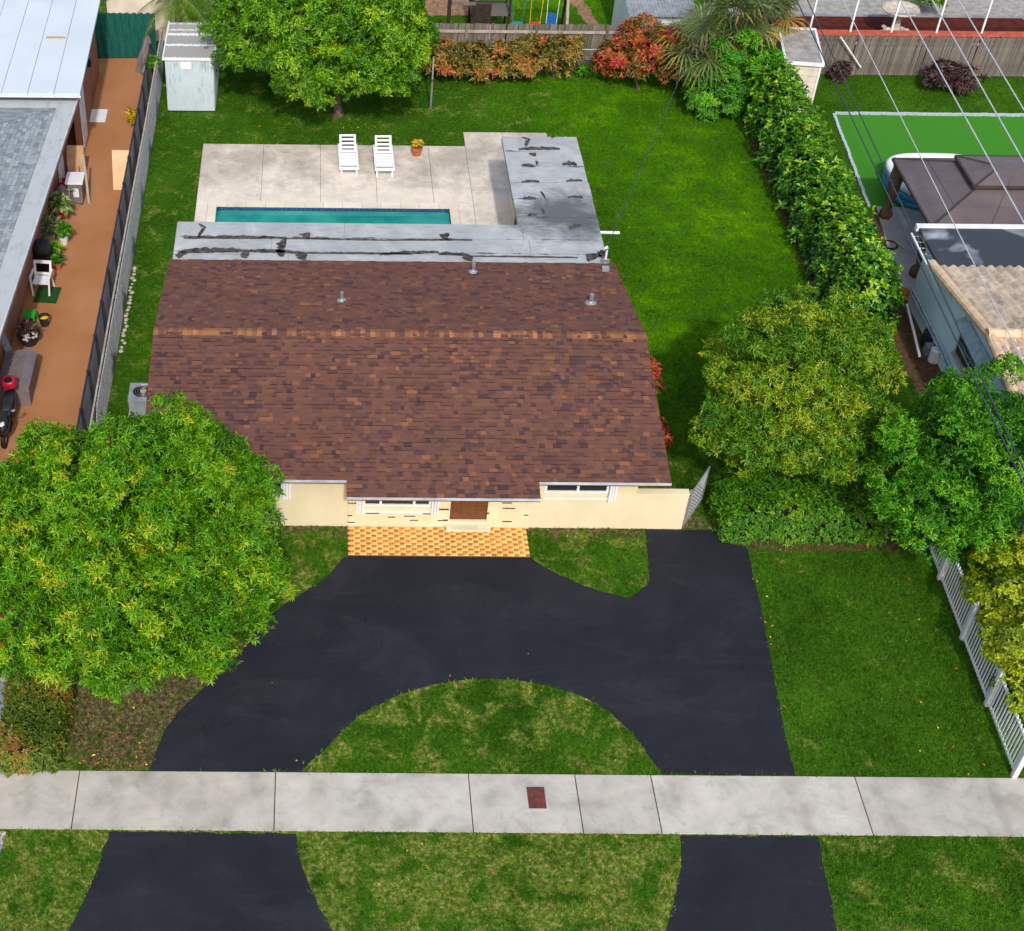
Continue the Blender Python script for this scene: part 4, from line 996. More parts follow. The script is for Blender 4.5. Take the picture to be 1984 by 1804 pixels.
half_barrel((RRX-.03,RRY,RRZ+.05),(RRX+7,RRY,RRZ+.05),16,.14,'ridge_tile')
child(MB().box(18.05,28,35.58,37.62,2.42,2.54), 'flat_roof', M_TAR, rh)
child(MB().box(17.98,28,37.625,37.78,2.42,2.6), 'gutter', M_WHITE, rh)
def side_window(y0, y1, z0, z1):
    w = thing('window', None, None); w.parent = rh; w.location = (18.3-21, y0-31.5, 0)
    q = MB(); L = y1-y0
    q.box(-.05,.02,0,L,z0,z0+.06); q.box(-.05,.02,0,L,z1-.06,z1)
    for f in (0,.5,1): y = .03+(L-.06)*f; q.box(-.048,.018,y-.03,y+.03,z0+.06,z1-.06)
    q.box(-.046,.016,0,L,(z0+z1)/2-.02,(z0+z1)/2+.02)
    q.build('frame', M_GREYM, w); MB().box(-.03,-.005,.02,L-.02,z0+.02,z1-.02).build('pane', M_GLASS, w)
    q = MB(); q.extrude([(-.02,-.1,z1+.25),(-.02,L+.1,z1+.25),(-.3,L+.1,z1+.05),(-.3,-.1,z1+.05)],(0,0,0),(0,0,.03)); q.build('awning', M_EDGE, w)
    MB().box(-.1,.0,-.03,L+.03,z0-.07,z0-.005).build('sill', M_PATH, w)
side_window(31.6, 33.6, 1.0, 1.9); side_window(28.2, 29.8, 1.0, 1.9)
for k, (x, z) in enumerate(((18.24,.35),(18.22,.55),(18.25,2.2))): child(MB().tube([(x,27.5,z),(x,33,z),(x,34.4,z+.12),(x,37.2,z+.15)],.03,7), 'pipe', M_EDGE, rh)
child(MB().lathe([(.0,0),(.12,.0),(.12,.1),(.03,.12)],(18.2,32.6,.62),10), 'meter', M_WHITE, rh)
ld = thing('ladder', 'white metal ladder hung along the blue grey wall beside flat roof', 'ladder', (18.1, 36.9, 2.25))
for x in (-.2,.08): MB().bar((x,-1.9,-.05),(x,.8,.05),.05).build('rail', M_WHITE, ld)
for i in range(9): MB().tube([(-.2,-1.75+i*.3,-.045+i*.011),(.08,-1.75+i*.3,-.045+i*.011)],.016,6).build('rung', M_WHITE, ld)
# clutter beside the blue-grey wall
def drum(name, label, cat, loc, r, h, mt, prof=None):
    t_ = MB().lathe(prof or [(r*.9,0),(r,.03),(r,h*.95),(r*.85,h),(r*.8,h*.96),(.01,h*.95)],(0,0,0),16).build(name, mt, smooth=False); t_.location = loc; return tag(t_, label, cat)
drum('plant_pot', 'brown clay pot beside the walkway end near the hedge', 'pot', (*(18.182,37.614),0), .2, .3, M_TERRA)
drum('water_softener', 'dark round tank standing by the blue grey wall', 'tank', (*(18.291,35.247),0), .22, .5, M_FRAME)
drum('pool_filter', 'white round filter tank near the blue grey wall', 'tank', (*(18.214,34.447),0), .17, .45, M_WHITE)
t_ = thing('pump_box', 'small grey pump box by the blue grey wall', 'pump', (*(18.237,34.819),0)); MB().box(-.18,.18,-.15,.15,0,.3).build('housing', M_GREYM, t_); MB().tube([(0,-.1,.3),(0,-.1,.42),(.25,-.1,.5)],.025,7).build('hose', M_DARK, t_)
t_ = MB().tube([(17.968,36.655,0.45),(17.782,35.350,0.45),(17.589,34.100,0.45)],.04,8).build('white_pipe', M_WHITE); tag(t_, 'long white pipe rail between the hedge and blue grey wall', 'pipe')
hs = thing('garden_hose', 'coiled dark garden hose lying on the soil by the walkway', 'hose', (*(18.635,40.486),0))
m = MB()
for k in range(3): m.tube([(.3*math.cos(a)*(1-.1*k),.3*math.sin(a)*(1-.1*k),.03+.03*k) for a in np.linspace(0,6.28,20)],.016,6,cap=False)
m.build('coil', M_DARKWOOD, hs); MB().tube([(.3,0,.05),(.5,-.4,.03),(.35,-.9,.03),(.55,-1.4,.03)],.016,6).build('tail', M_DARKWOOD, hs)

# gazebo
gz = thing('gazebo', 'bronze gazebo with two tier panel roof beside the green turf', 'gazebo', (21.3, 40.5, 0))
gx0, gx1, gy0, gy1, gz0, gz1, gt_ = -2.55, 4.6, -2.15, 1.9, 2.1, 2.62, 2.95
ix0, ix1, iy0, iy1 = gx0+1.75, gx1-1.75, gy0+1.5, gy1-1.1
def panel(pts, name='roof_panel'):
    c = sum((Vector(p) for p in pts), Vector())/len(pts); pts = [tuple(c+(Vector(p)-c)*.985) for p in pts]
    MB().extrude(pts,(0,0,0),(0,0,.02)).build(name, M_GAZ, gz)
def lerp(a,b,f): return tuple(Vector(a).lerp(Vector(b),f))
def tier(o4, i4, nx, ny, rows_=1):
    for s in range(4):
        a, b, c, d = o4[s], o4[(s+1)%4], i4[(s+1)%4], i4[s]; n = nx if s % 2 == 0 else ny
        for k in range(n):
            for r in range(rows_):
                e0, e1, f0, f1 = k/n, (k+1)/n, r/rows_, (r+1)/rows_
                panel([lerp(lerp(a,b,e0),lerp(d,c,e0),f0),lerp(lerp(a,b,e1),lerp(d,c,e1),f0),lerp(lerp(a,b,e1),lerp(d,c,e1),f1),lerp(lerp(a,b,e0),lerp(d,c,e0),f1)])
    q = MB()
    for s in range(4): q.bar(Vector(o4[s])+Vector((0,0,.02)),Vector(i4[s])+Vector((0,0,.03)),.06,.05); q.bar(o4[s],o4[(s+1)%4],.07,.07)
    q.build('roof_frame', M_GAZF, gz)
tier([(gx0,gy0,gz0),(gx1,gy0,gz0),(gx1,gy1,gz0),(gx0,gy1,gz0)],[(ix0,iy0,gz1),(ix1,iy0,gz1),(ix1,iy1,gz1),(ix0,iy1,gz1)],4,2,2)
tier([(ix0-.2,iy0-.2,gz1+.12),(ix1+.2,iy0-.2,gz1+.12),(ix1+.2,iy1+.2,gz1+.12),(ix0-.2,iy1+.2,gz1+.12)],[(ix0+.6,-.2,gt_),(ix1-.6,-.2,gt_),(ix1-.6,.1,gt_),(ix0+.6,.1,gt_)],4,2)
panel([(ix0+.6,-.2,gt_),(ix1-.6,-.2,gt_),(ix1-.6,.1,gt_),(ix0+.6,.1,gt_)],'top_panel')
m = MB()
for a in ((ix0,ix1,iy0-.02,iy0+.02),(ix0,ix1,iy1-.02,iy1+.02),(ix0-.02,ix0+.02,iy0,iy1),(ix1-.02,ix1+.02,iy0,iy1)): m.box(*a,gz1-.02,gz1+.12)
m.build('vent_frame', M_GAZF, gz)
for x, y in ((gx0+.3,gy1-.2),(gx0+.3,gy0+.45),(gx1-.3,gy1-.3),(gx1-.3,gy0+.3)):
    MB().box(x-.05,x+.05,y-.05,y+.05,0,gz0+.05).build('post', M_GAZF, gz)
    prof = [(.1,.0),(.17,.06),(.2,.2),(.15,.34),(.07,.45),(.12,.7),(.17,1.2),(.2,1.7),(.18,2.02)]
    q = MB(); k = 14; n0 = 0
    for r, z in prof:
        for j in range(k):
            t_ = 2*math.pi*j/k; rr_ = r*(1+.16*(j%2)); q.v.append((x-.08+rr_*math.cos(t_),y+rr_*math.sin(t_),z))
    for i in range(len(prof)-1):
        for j in range(k): j2=(j+1)%k; q.f.append((i*k+j,i*k+j2,(i+1)*k+j2,(i+1)*k+j)); q.m.append(0)
    q.build('curtain', M_CURTAIN, gz, smooth=True)
# inflatable pool
ip = thing('inflatable_pool', 'white and blue inflatable pool on the green turf behind gazebo', 'inflatable pool', (21.2, 43.9, .02))
def sup(r, a, b, c=.55):
    return [(a*math.copysign(abs(math.cos(t_))**c, math.cos(t_)), b*math.copysign(abs(math.sin(t_))**c, math.sin(t_))) for t_ in np.linspace(0,2*math.pi,r,endpoint=False)]
def ring(z, r, mt, name, a=1.6, b=1.25):
    q = MB(); R_ = sup(48,a,b); k = 10
    for (x,y) in R_:
        l = math.hypot(x,y); ux, uy = x/l, y/l
        for j in range(k): t_ = 2*math.pi*j/k; q.v.append((x+ux*r*math.cos(t_),y+uy*r*math.cos(t_),z+r*math.sin(t_)))
    for i in range(48):
        for j in range(k): i2=(i+1)%48; j2=(j+1)%k; q.f.append((i*k+j,i2*k+j,i2*k+j2,i*k+j2)); q.m.append(0)
    return q.build(name, mt, ip, smooth=True)
ring(.13,.13,M_BLUEV,'lower_ring'); ring(.36,.13,M_BLUEV,'middle_ring'); ring(.6,.13,M_WHITEV,'rim')
q = MB(); q.face([(x*.98,y*.98,.36) for x,y in sup(48,1.6,1.25)]); q.build('water', mk_water('paddling_water', C(70,150,190), C(110,180,205)), ip)

# ================================================================== YARD OBJECTS
def lounger(loc, rz, label):
    t_ = thing('sun_lounger', label, 'sun lounger', loc, rz, 'white slatted loungers on the pool deck')
    W_, L = .62, 1.35; z = .28
    for s in (-1,1): MB().box(s*W_/2-.03,s*W_/2+.03,0,1.62,z-.04,z+.05).build('side_rail', M_WHITEV, t_)
    MB().box(-W_/2+.03,W_/2-.03,0,.06,z-.04,z+.05).build('foot_rail', M_WHITEV, t_)
    sm = MB().box(-W_/2+.03,W_/2-.03,-.024,.024,-.012,.012).mesh('slat', M_WHITEV)
    for i in range(9): link('slat', sm, t_, (0,.2+i*.098,z+.035))
    b = thing('backrest', None, None); b.parent = t_; b.location = (0,1.08,z+.03); b.rotation_euler = (rad(34),0,0)
    for s in (-1,1): MB().box(s*.25-.035,s*.25+.035,0,.66,-.02,.02).build('stile', M_WHITEV, b)
    for y in (0,.14,.29,.44,.59): MB().box(-.215,.215,y,y+(.07 if y < .6 else .07),-.015,.015).build('slat', M_WHITEV, b)
    for s in (-1,1):
        MB().bar((s*.26,.1,z-.02),(s*.26,.0,0),.05).build('leg', M_WHITEV, t_); MB().bar((s*.26,1.5,z-.02),(s*.26,1.6,0),.05).build('leg', M_WHITEV, t_)
    MB().bar((-.24,1.42,z-.02),(-.24,1.5,.5),.03).build('prop', M_WHITEV, t_); MB().bar((.24,1.42,z-.02),(.24,1.5,.5),.03).build('prop', M_WHITEV, t_)
lounger(((1.225,44.419)[0], 44.45, DZ), rad(1.5), 'left one of two white slatted sun loungers on the pool deck')
lounger(((2.445,44.374)[0], 44.4, DZ), rad(1), 'right white slatted sun lounger, next to the terracotta pot')
t_ = thing('clothesline_pole', 'bare metal clothesline pole standing alone on the back lawn', 'pole', (*(4.289,49.344),0))
MB().tube([(0,0,0),(0,0,1.15)],.04,8).build('lower_pole', M_STEEL, t_); MB().tube([(0,0,1.15),(-.01,0,2.05)],.032,8).build('upper_pole', M_LWOOD, t_); MB().lathe([(.045,1.1),(.05,1.15),(.04,1.2)],(0,0,0),8).build('collar', M_RUST, t_)

# white picket fence on the right
pf = thing('picket_fence', 'white metal picket fence at the right edge beside the front lawn', 'picket fence', (15.4, 23, 0))
a, b = Vector((15.40,19.62,0)), Vector((15.72,27.6,0)); d_ = (b-a).normalized(); L = (b-a).length
rzf = math.atan2(d_.y, d_.x)
pm = MB().box(-.018,.018,-.012,.012,.08,1.12).mesh('picket', M_WHITE)
n = int(L/.125)
for i in range(n):
    p = a+d_*(i*.125+.06)-Vector((15.4,23,0)); link('picket', pm, pf, p, (0,0,rzf))
for i in range(5):
    p = a+d_*(L*i/4)-Vector((15.4,23,0)); q = MB().box(-.055,.055,-.055,.055,0,1.24); q.lathe([(.08,1.24),(.03,1.3)],(0,0,0),4); o = q.build('post', M_WHITE, pf); o.location = p; o.rotation_euler = (0,0,rzf)
for z in (.14,1.04):
    MB().bar(a-Vector((15.4,23,0))+Vector((0,0,z)), b-Vector((15.4,23,0))+Vector((0,0,z)), .045,.04).build('rail', M_WHITE, pf)

# ---------------------------------------------------------------- patio clutter of the left neighbour
PZ_ = .014
def at(u): return (u[0], u[1], PZ_)
o = MB().box(-.36,.36,-.45,.45,0,.03).build('white_board', M_WHITEV); o.location = (-7.88,48.55,PZ_); tag(o, 'white board lying flat on the orange patio by the wall', 'board')
o = thing('storage_cart', 'white topped storage cart with brown sides beside leaning wooden pole', 'cart', at((-7.876,42.830)))
MB().box(-.24,.24,-.3,.3,.05,.78).build('cabinet', M_GREYPL, o); MB().box(-.29,.29,-.34,.34,.78,.86).build('lid', M_WHITEV, o); MB().box(-.05,.13,-.32,-.302,.3,.62).build('label_plate', M_WHITE, o)
for s in (-1,1): MB().box(s*.18-.04,s*.18+.04,-.3,.3,0,.05).build('wheel', M_DARK, o)
o = MB().box(-.035,.035,-.03,.03,0,1.6).build('wooden_pole', M_LWOOD); o.location = (-7.45,42.6,PZ_); o.rotation_euler = (rad(-38),rad(-9),0); tag(o, 'slender wooden pole leaning behind the white topped cart', 'pole')
o = thing('cardboard_box', 'flat tan cardboard box leaning on the wall behind the cart', 'box', at((-8.05,43.9))); q = MB().box(-.28,.28,-.06,.06,.02,1.25).build('carton', M_CARD, o); q.rotation_euler = (rad(-30),0,0)
o = thing('folding_chair_frame', 'black metal folding chair frame in front of the cardboard box', 'chair', at((-8.0,43.1)))
for s in (-.2,.2): MB().tube([(s,0,0),(s,.35,.9)],.014,6).build('leg', M_DARK, o); MB().tube([(s,.35,0),(s,0,.5)],.014,6).build('leg', M_DARK, o)
MB().box(-.2,.2,.25,.28,.55,.62).build('back_bar', M_DARK, o); MB().box(-.2,.2,.02,.04,.45,.5).build('seat_bar', M_DARK, o)
def bucket(name, label, cat, loc, r, h, mt, inner, im):
    t_ = thing(name, label, cat, loc); MB().lathe([(r*.75,0),(r,h),(r*1.06,h),(r*.96,h-.02),(r*.9,h*.7),(.01,h*.7)],(0,0,0),16).build('body', mt, t_)
    if inner: MB().lathe([(r*.88,h*.71),(r*.5,h*.85),(.02,h*.9)],(.02,0,0),10).build(inner, im, t_)
    return t_
bucket('bucket', 'bright red bucket by the wall next to the white topped cart', 'bucket', ((-8.322,43.344)[0],(-8.322,43.344)[1],PZ_), .19, .42, M_RED, 'liner', M_RED)
o = thing('grey_bag', 'grey covered bundle slumped against the wall below the red bucket', 'bag', at((-8.28,42.45))); MB().lathe([(.2,0),(.26,.2),(.23,.5),(.12,.75),(.02,.8)],(0,0,0),12).build('bag', M_GREYPL, o, smooth=True); MB().lathe([(.12,.0),(.15,.1),(.1,.18)],(.02,-.34,0),10).build('sack', M_DARK, o)
o = thing('kick_scooter', 'small child kick scooter with orange stem and green handlebar', 'kick scooter', at((-8.02,42.25)))
MB().bar((0,0,.06),(0,.38,.06),.1,.03).build('deck', M_DARK, o); MB().tube([(0,-.02,.08),(0,.08,.7)],.018,6).build('stem', M_CARD, o); MB().tube([(-.18,.08,.7),(.18,.08,.7)],.02,6).build('handlebar', M_GREENP, o)
for y in (-.06,.42):
    q = MB(); q.lathe([(.06,-.015),(.075,0),(.06,.015)],(0,0,0),12); w_ = q.build('wheel', M_WHITEV, o); w_.rotation_euler = (0,rad(90),0); w_.location = (0,y,.075)
o = thing('foam_board', 'tan foam board leaning against the screen fence on the orange patio', 'board', (-6.42,43.5,PZ_)); q = MB().box(-.32,.32,-.06,.06,.0,1.32).build('board', M_TAN, o); q.rotation_euler = (rad(-22),0,0); o.rotation_euler = (0,0,rad(0))
o = thing('small_carton', 'small white carton standing behind the tan foam board', 'box', at((-6.35,44.6))); MB().box(-.18,.18,-.1,.1,0,.3).build('carton', M_WHITEV, o); MB().box(-.15,.15,-.105,-.1,.05,.18).build('print', M_BLUEP, o)
o = thing('tarp_bundle', 'crumpled grey tarp bundle in the corner by the green screen', 'tarp', at((-6.4,52.1)))
q = MB(); k = 16; prof = [(.34,0),(.36,.15),(.28,.45),(.22,.8),(.12,1.2),(.03,1.45)]
for r, z in prof:
    for j in range(k): a_ = 2*math.pi*j/k; r2 = r*(1+.25*math.sin(j*2.3+z*4)); q.v.append((r2*math.cos(a_)+.1*z,r2*math.sin(a_)*1.2,z))
for i in range(len(prof)-1):
    for j in range(k): j2=(j+1)%k; q.f.append((i*k+j,i*k+j2,(i+1)*k+j2,(i+1)*k+j)); q.m.append(0)
q.build('tarp', M_GREYPL, o); 
q = MB(); q.tube([(.22*math.cos(a_)+.1,-.3,.25+.22*math.sin(a_)) for a_ in np.linspace(0,6.28,20)],.015,6,cap=False); q.build('hoop', M_DARK, o)
# grill, chair, mat and stools
o = thing('black_grill', 'black covered grill against the wall behind the white plastic chair', 'grill', at((-8.42,38.85)))
MB().box(-.25,.25,-.3,.35,.0,.62).build('cabinet', M_DARK, o); MB().lathe([(.3,.62),(.31,.75),(.24,.92),(.06,.98)],(0,0,0),14).build('hood', M_FRAME, o, smooth=True)
ch = thing('plastic_chair', 'white plastic armchair on the orange patio in front of black grill', 'chair', at((-8.28,37.55)), rad(176))
q = MB(); q.box(-.24,.24,-.22,.22,.4,.44); q.build('seat', M_WHITEV, ch)
q = MB(); q.bar((-.23,-.23,.42),(-.25,-.36,.86),.06); q.bar((.23,-.23,.42),(.25,-.36,.86),.06); q.bar((-.27,-.36,.84),(.27,-.36,.84),.05,.09); q.bar((-.24,-.24,.5),(.24,-.24,.5),.04,.07); q.build('backrest', M_WHITEV, ch)
for s in (-1,1):
    q = MB(); q.bar((s*.28,-.28,.64),(s*.29,.2,.62),.06,.04); q.bar((s*.29,.2,.62),(s*.25,.24,.0),.05,.05); q.build('armrest', M_WHITEV, ch); MB().bar((s*.25,-.22,.4),(s*.29,-.3,0),.05).build('leg', M_WHITEV, ch)
o = MB().box(-.36,.36,-.42,.42,0,.015).build('doormat', M_GREENMAT); o.location = (-8.12,37.35,PZ_); o.rotation_euler = (0,0,rad(-4)); tag(o, 'dark green mat under the white plastic armchair', 'mat')
o = thing('green_stool', 'bright green plastic step stool by the wall', 'stool', at((-8.42,35.95))); MB().box(-.17,.17,-.2,.2,.28,.32).build('seat', M_GREENP, o)
for sx_ in (-1,1):
    for sy in (-1,1): MB().bar((sx_*.14,sy*.17,.28),(sx_*.17,sy*.2,0),.04).build('leg', M_GREENP, o)
bucket('black_bucket', 'black bucket with a yellow sponge on the orange patio', 'bucket', (-7.98,35.82,PZ_), .17, .32, M_FRAME, 'sponge', M_YELLOW)
o = thing('stone_planter', 'round dark planter filled with pale stones and a burgundy plant', 'planter', at((-8.3,34.9)))
MB().lathe([(.2,0),(.32,.3),(.36,.34),(.3,.32),(.01,.3)],(0,0,0),16).build('bowl', M_FRAME, o)
q = MB()
for i in range(34):
    a_ = random.uniform(0,6.28); r = .28*random.random()**.5; s = random.uniform(.035,.06); q.lathe([(s*.6,0),(s,s*.5),(s*.5,s)],(r*math.cos(a_),r*math.sin(a_)-.05,.31),6)
w_ = q.build('stones', M_STONE, o); w_['kind'] = 'stuff'; PLANTER = o
o = MB().box(-.14,.14,-.02,.02,0,.95).build('leaning_panel', M_GREYM); o.location = (-8.62,33.95,PZ_); o.rotation_euler = (rad(-16),0,rad(70)); tag(o, 'blue grey panel leaning on the wall above the ribbed storage box', 'panel')
o = thing('storage_box', 'grey plastic storage box with ribbed sloping lid by the wall', 'storage box', at((-8.25,32.75)))
MB().box(-.42,.42,-.75,.75,0,.72).build('body', M_GREYPL, o)
q = MB(); q.extrude([(-.45,-.78,.72),(.2,-.78,.86),(.45,-.78,.72)],(0,0,0),(0,1.56,0)); q.build('lid', M_GREYPL, o)
for i in range(17): MB().bar((-.43,-.7+i*.087,.735),(.17,-.7+i*.087,.865),.03,.02).build('rib', M_GREYPL, o)
# scooter
mc = thing('motor_scooter', 'black motor scooter with crimson top box parked by the left wall', 'scooter', at((-8.28,30.95)))
def wheel(y, r=.25):
    w_ = thing('wheel', None, None); w_.parent = mc; w_.location = (0,y,r); w_.rotation_euler = (0,rad(90),0)
    MB().lathe([(r*.72,-.05),(r*.92,-.055),(r,-.02),(r,.02),(r*.92,.055),(r*.72,.05)],(0,0,0),18).build('tyre', M_DARK, w_); MB().lathe([(.05,-.06),(r*.7,-.03),(r*.7,.03),(.05,.06)],(0,0,0),12).build('rim', M_GREYM, w_)
wheel(-.68); wheel(.62)
M_SCOOT = (lambda t: t.fin(C(26,27,31), .22, spec=.6))(NT('black_scooter_paint'))
def loft(secs, mt, name, par):
    q = MB(); k = 10
    for y, z, w_, h in secs:
        for j in range(k):
            a_ = 2*math.pi*j/k; q.v.append((w_*math.copysign(abs(math.cos(a_))**.7,math.cos(a_)), y, z+h*math.copysign(abs(math.sin(a_))**.7,math.sin(a_))))
    for i in range(len(secs)-1):
        for j in range(k): j2=(j+1)%k; q.f.append((i*k+j,(i+1)*k+j,(i+1)*k+j2,i*k+j2)); q.m.append(0)
    q.f.append(tuple(range(k))); q.m.append(0); q.f.append(tuple(reversed([(len(secs)-1)*k+j for j in range(k)]))); q.m.append(0)
    return q.build(name, mt, par, smooth=True)
loft([(-.05,.42,.12,.16),(.15,.52,.17,.16),(.5,.58,.18,.16),(.85,.62,.12,.1),(.98,.66,.05,.05)], M_SCOOT, 'body', mc)
loft([(-.05,.72,.1,.03),(.1,.73,.15,.06),(.45,.76,.17,.06),(.7,.8,.13,.05)], M_FRAME, 'seat', mc)
loft([(-.85,.58,.08,.1),(-.72,.72,.2,.18),(-.55,.8,.22,.2),(-.4,.72,.18,.3),(-.34,.55,.14,.28)], M_SCOOT, 'front_shield', mc)
MB().box(-.14,.14,-.36,.0,.26,.32).build('floorboard', M_DARK, mc)
MB().tube([(-.33,-.5,1.02),(-.12,-.56,1.0),(.12,-.56,1.0),(.33,-.5,1.02)],.02,7).build('handlebar', M_DARK, mc)
for s in (-1,1):
    MB().tube([(s*.28,-.54,1.02),(s*.34,-.6,1.2)],.01,5).build('mirror_arm', M_DARK, mc); MB().lathe([(.01,-.01),(.06,0),(.01,.015)],(s*.35,-.61,1.22),10).build('mirror', M_GREYM, mc)
MB().lathe([(.01,0),(.1,.02),(.08,.05),(.01,.06)],(0,-.74,.82),12).build('headlight', M_WHITEV, mc)
q = MB(); q.extrude([(-.2,-.74,.95),(.2,-.74,.95),(.13,-.62,1.2),(-.13,-.62,1.2)],(0,0,0),(0,.015,.01)); q.build('windshield', M_GLASS, mc)
tb = loft([(.62,1.02,.12,.1),(.7,1.04,.21,.16),(.9,1.04,.22,.17),(1.02,1.02,.12,.1)], M_CRIMSON, 'top_box', mc)
MB().lathe([(.12,0),(.11,.02),(.02,.03)],(0,.72,1.18),12).build('lid_pad', M_DARK, tb)
MB().bar((-.15,.4,.3),(-.22,.42,0),.03).build('kickstand', M_STEEL, mc)
# red car parked on the painted drive (only its tail shows)
rc = thing('red_car', 'red car mostly hidden by the big tree at the left edge', 'car', (-7.82, 23.6, .012), rad(0))
def carsec(y, zb, zt, w): return (y, (zb+zt)/2, w, (zt-zb)/2)
loft([carsec(-1.95,.35,.75,.6),carsec(-1.8,.25,.9,.82),carsec(-.9,.22,.98,.88),carsec(.9,.22,.95,.88),carsec(1.8,.25,.85,.82),carsec(1.98,.35,.7,.6)], M_CARRED, 'body', rc)
loft([carsec(-1.35,.9,1.0,.7),carsec(-.7,.92,1.4,.66),carsec(.4,.92,1.42,.66),carsec(1.1,.9,1.0,.7)], M_GLASS, 'cabin_glass', rc)
loft([carsec(-.7,1.36,1.42,.56),carsec(-.55,1.4,1.46,.58),carsec(.3,1.4,1.47,.58),carsec(.42,1.38,1.43,.56)], M_CARRED, 'roof', rc)
for sx_ in (-1,1):
    for y in (-1.2,1.25):
        w_ = thing('wheel', None, None); w_.parent = rc; w_.location = (sx_*.8,y,.3); w_.rotation_euler = (0,rad(90),0)
        MB().lathe([(.19,-.1),(.28,-.1),(.3,-.05),(.3,.05),(.28,.1),(.19,.1)],(0,0,0),20).build('tyre', M_DARK, w_); MB().lathe([(.02,-.09),(.19,-.06),(.19,.06),(.02,.09)],(0,0,0),14).build('rim', M_GREYM, w_)
    MB().box(sx_*.6-.15,sx_*.6+.15,-1.93,-1.86,.62,.74).build('tail_light', M_RED, rc)
    MB().box(sx_*.6-.15,sx_*.6+.15,1.86,1.95,.6,.72).build('headlight', M_WHITEV, rc)
# stones along the fence foot
for i in range(26):
    s = random.uniform(.045,.08); y = 34.6+i*.17+random.uniform(-.05,.05); q = MB()
    k = 7; pr = [(.7,0),(1,.35),(.75,.75),(.25,.95)]
    for r, z in pr:
        for j in range(k): a_ = 2*math.pi*j/k; q.v.append((s*r*math.cos(a_)*random.uniform(.85,1.15),s*r*math.sin(a_)*random.uniform(.85,1.15)*1.2,s*z*.7))
    for a0 in range(3):
        for j in range(k): j2=(j+1)%k; q.f.append((a0*k+j,a0*k+j2,(a0+1)*k+j2,(a0+1)*k+j)); q.m.append(0)
    q.f.append(tuple(3*k+j for j in range(k))); q.m.append(0)
    o = q.build('edging_rock', M_STONE); o.location = (-5.58+random.uniform(-.06,.06),y,0); tag(o, 'pale rock in the row along the foot of the left chain link fence', 'rock', 'pale rocks along the left fence')
# ================================================================== VEGETATION
def norm(a): return a/np.maximum(np.linalg.norm(a, axis=-1, keepdims=True), 1e-9)
def leaves(C_, N_, nl, ln, wd, spread, droop, fold=.25, jitter=.35, base=None, rs=None, lv=.16):
    """rosettes of nl leaves at points C_ with axes N_; every leaf is a folded diamond of 2 quads-as-tris"""
    rs = rs or RNG; n = len(C_); tot = n*nl
    C2 = np.repeat(C_, nl, 0); N2 = np.repeat(N_, nl, 0)
    ref = np.where(np.abs(N2[:, 2:3]) < .9, [[0,0,1.]], [[1.,0,0]]); A = norm(np.cross(N2, ref)); B = np.cross(N2, A)
    th = np.tile(np.arange(nl)*2*np.pi/nl, n) + np.repeat(rs.uniform(0, 6.28, n), nl) + rs.normal(0, .25, tot)
    T = A*np.cos(th)[:, None] + B*np.sin(th)[:, None]
    el = spread + rs.normal(0, .28, tot)
    D = norm(T*np.cos(el)[:, None] + N2*np.sin(el)[:, None] + rs.normal(0, .12, (tot, 3)))
    D[:, 2] -= droop*rs.random(tot); D = norm(D)
    L = ln*(1+rs.normal(0, jitter, tot)).clip(.4, 1.8); W_ = wd*(L/ln)**.6
    S = norm(np.cross(D, N2)); U = np.cross(S, D)
    b = C2 + D*(L*.06)[:, None]; mid = b + D*(L*.5)[:, None] + U*(L*.06)[:, None]; tip = b + D*L[:, None]; tip[:, 2] -= L*.06
    l = mid - S*(W_/2)[:, None] + U*(W_*fold)[:, None]; r = mid + S*(W_/2)[:, None] + U*(W_*fold)[:, None]
    V = np.stack([b, l, tip, r], 1).reshape(-1, 3)
    k = np.arange(tot)*4
    F = np.stack([np.stack([k, k+3, k+2], 1), np.stack([k, k+2, k+1], 1)], 1).reshape(-1, 3)
    bv = base if base is not None else rs.random(n)
    a = np.clip(np.repeat(bv, nl) + rs.normal(0, lv, tot), 0, 1)
    return V, F, np.repeat(a, 4)
def sphere_dirs(n, rs, zmin=-1):
    out = np.zeros((0, 3))
    while len(out) < n:
        d = norm(rs.normal(size=(n*2, 3))); out = np.vstack([out, d[d[:, 2] > zmin]])
    return out[:n]
def crown_points(ells, nl, lr, per, seed, zfloor=.2, zmin=-.35, inner=.25, flat=.8):
    """lobes over ellipsoids [(c, r)], rosette points over the lobes"""
    rs = np.random.default_rng(seed); C_, N_, B_ = [], [], []
    tot = sum(e[1][0]*e[1][1] for e in ells)
    lobes = []
    for c, r in ells:
        c = np.array(c); r = np.array(r); n = int(nl*r[0]*r[1]/tot)
        d = sphere_dirs(n, rs, zmin); f = rs.uniform(.72, .98, n)
        for q, ff in zip(d, f): lobes.append((c+q*r*ff, q, rs.uniform(lr*.65, lr*1.35)))
    for c, q, R_ in lobes:
        n = int(per*(R_/lr)**2); d = sphere_dirs(n, rs, -.5)
        d = norm(d + q*.45 + np.array([0,0,.2])); f = rs.uniform(.7, 1.05, n)
        p = c + d*R_*f[:, None]*np.array([1,1,flat]); tone = rs.normal(.5, .17)
        C_.append(p); N_.append(norm(d*.6 + q*.4 + np.array([0,0,.45]))); B_.append(np.clip(tone + rs.normal(0, .1, n) + .0*d[:, 2], 0, 1))
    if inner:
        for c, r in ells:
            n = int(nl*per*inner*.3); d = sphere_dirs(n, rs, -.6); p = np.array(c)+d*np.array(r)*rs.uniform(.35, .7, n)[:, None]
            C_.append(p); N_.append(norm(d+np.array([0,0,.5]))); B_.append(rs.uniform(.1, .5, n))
    C_ = np.vstack(C_); N_ = np.vstack(N_); B_ = np.concatenate(B_); k = C_[:, 2] > zfloor
    return C_[k], N_[k], B_[k], lobes, rs
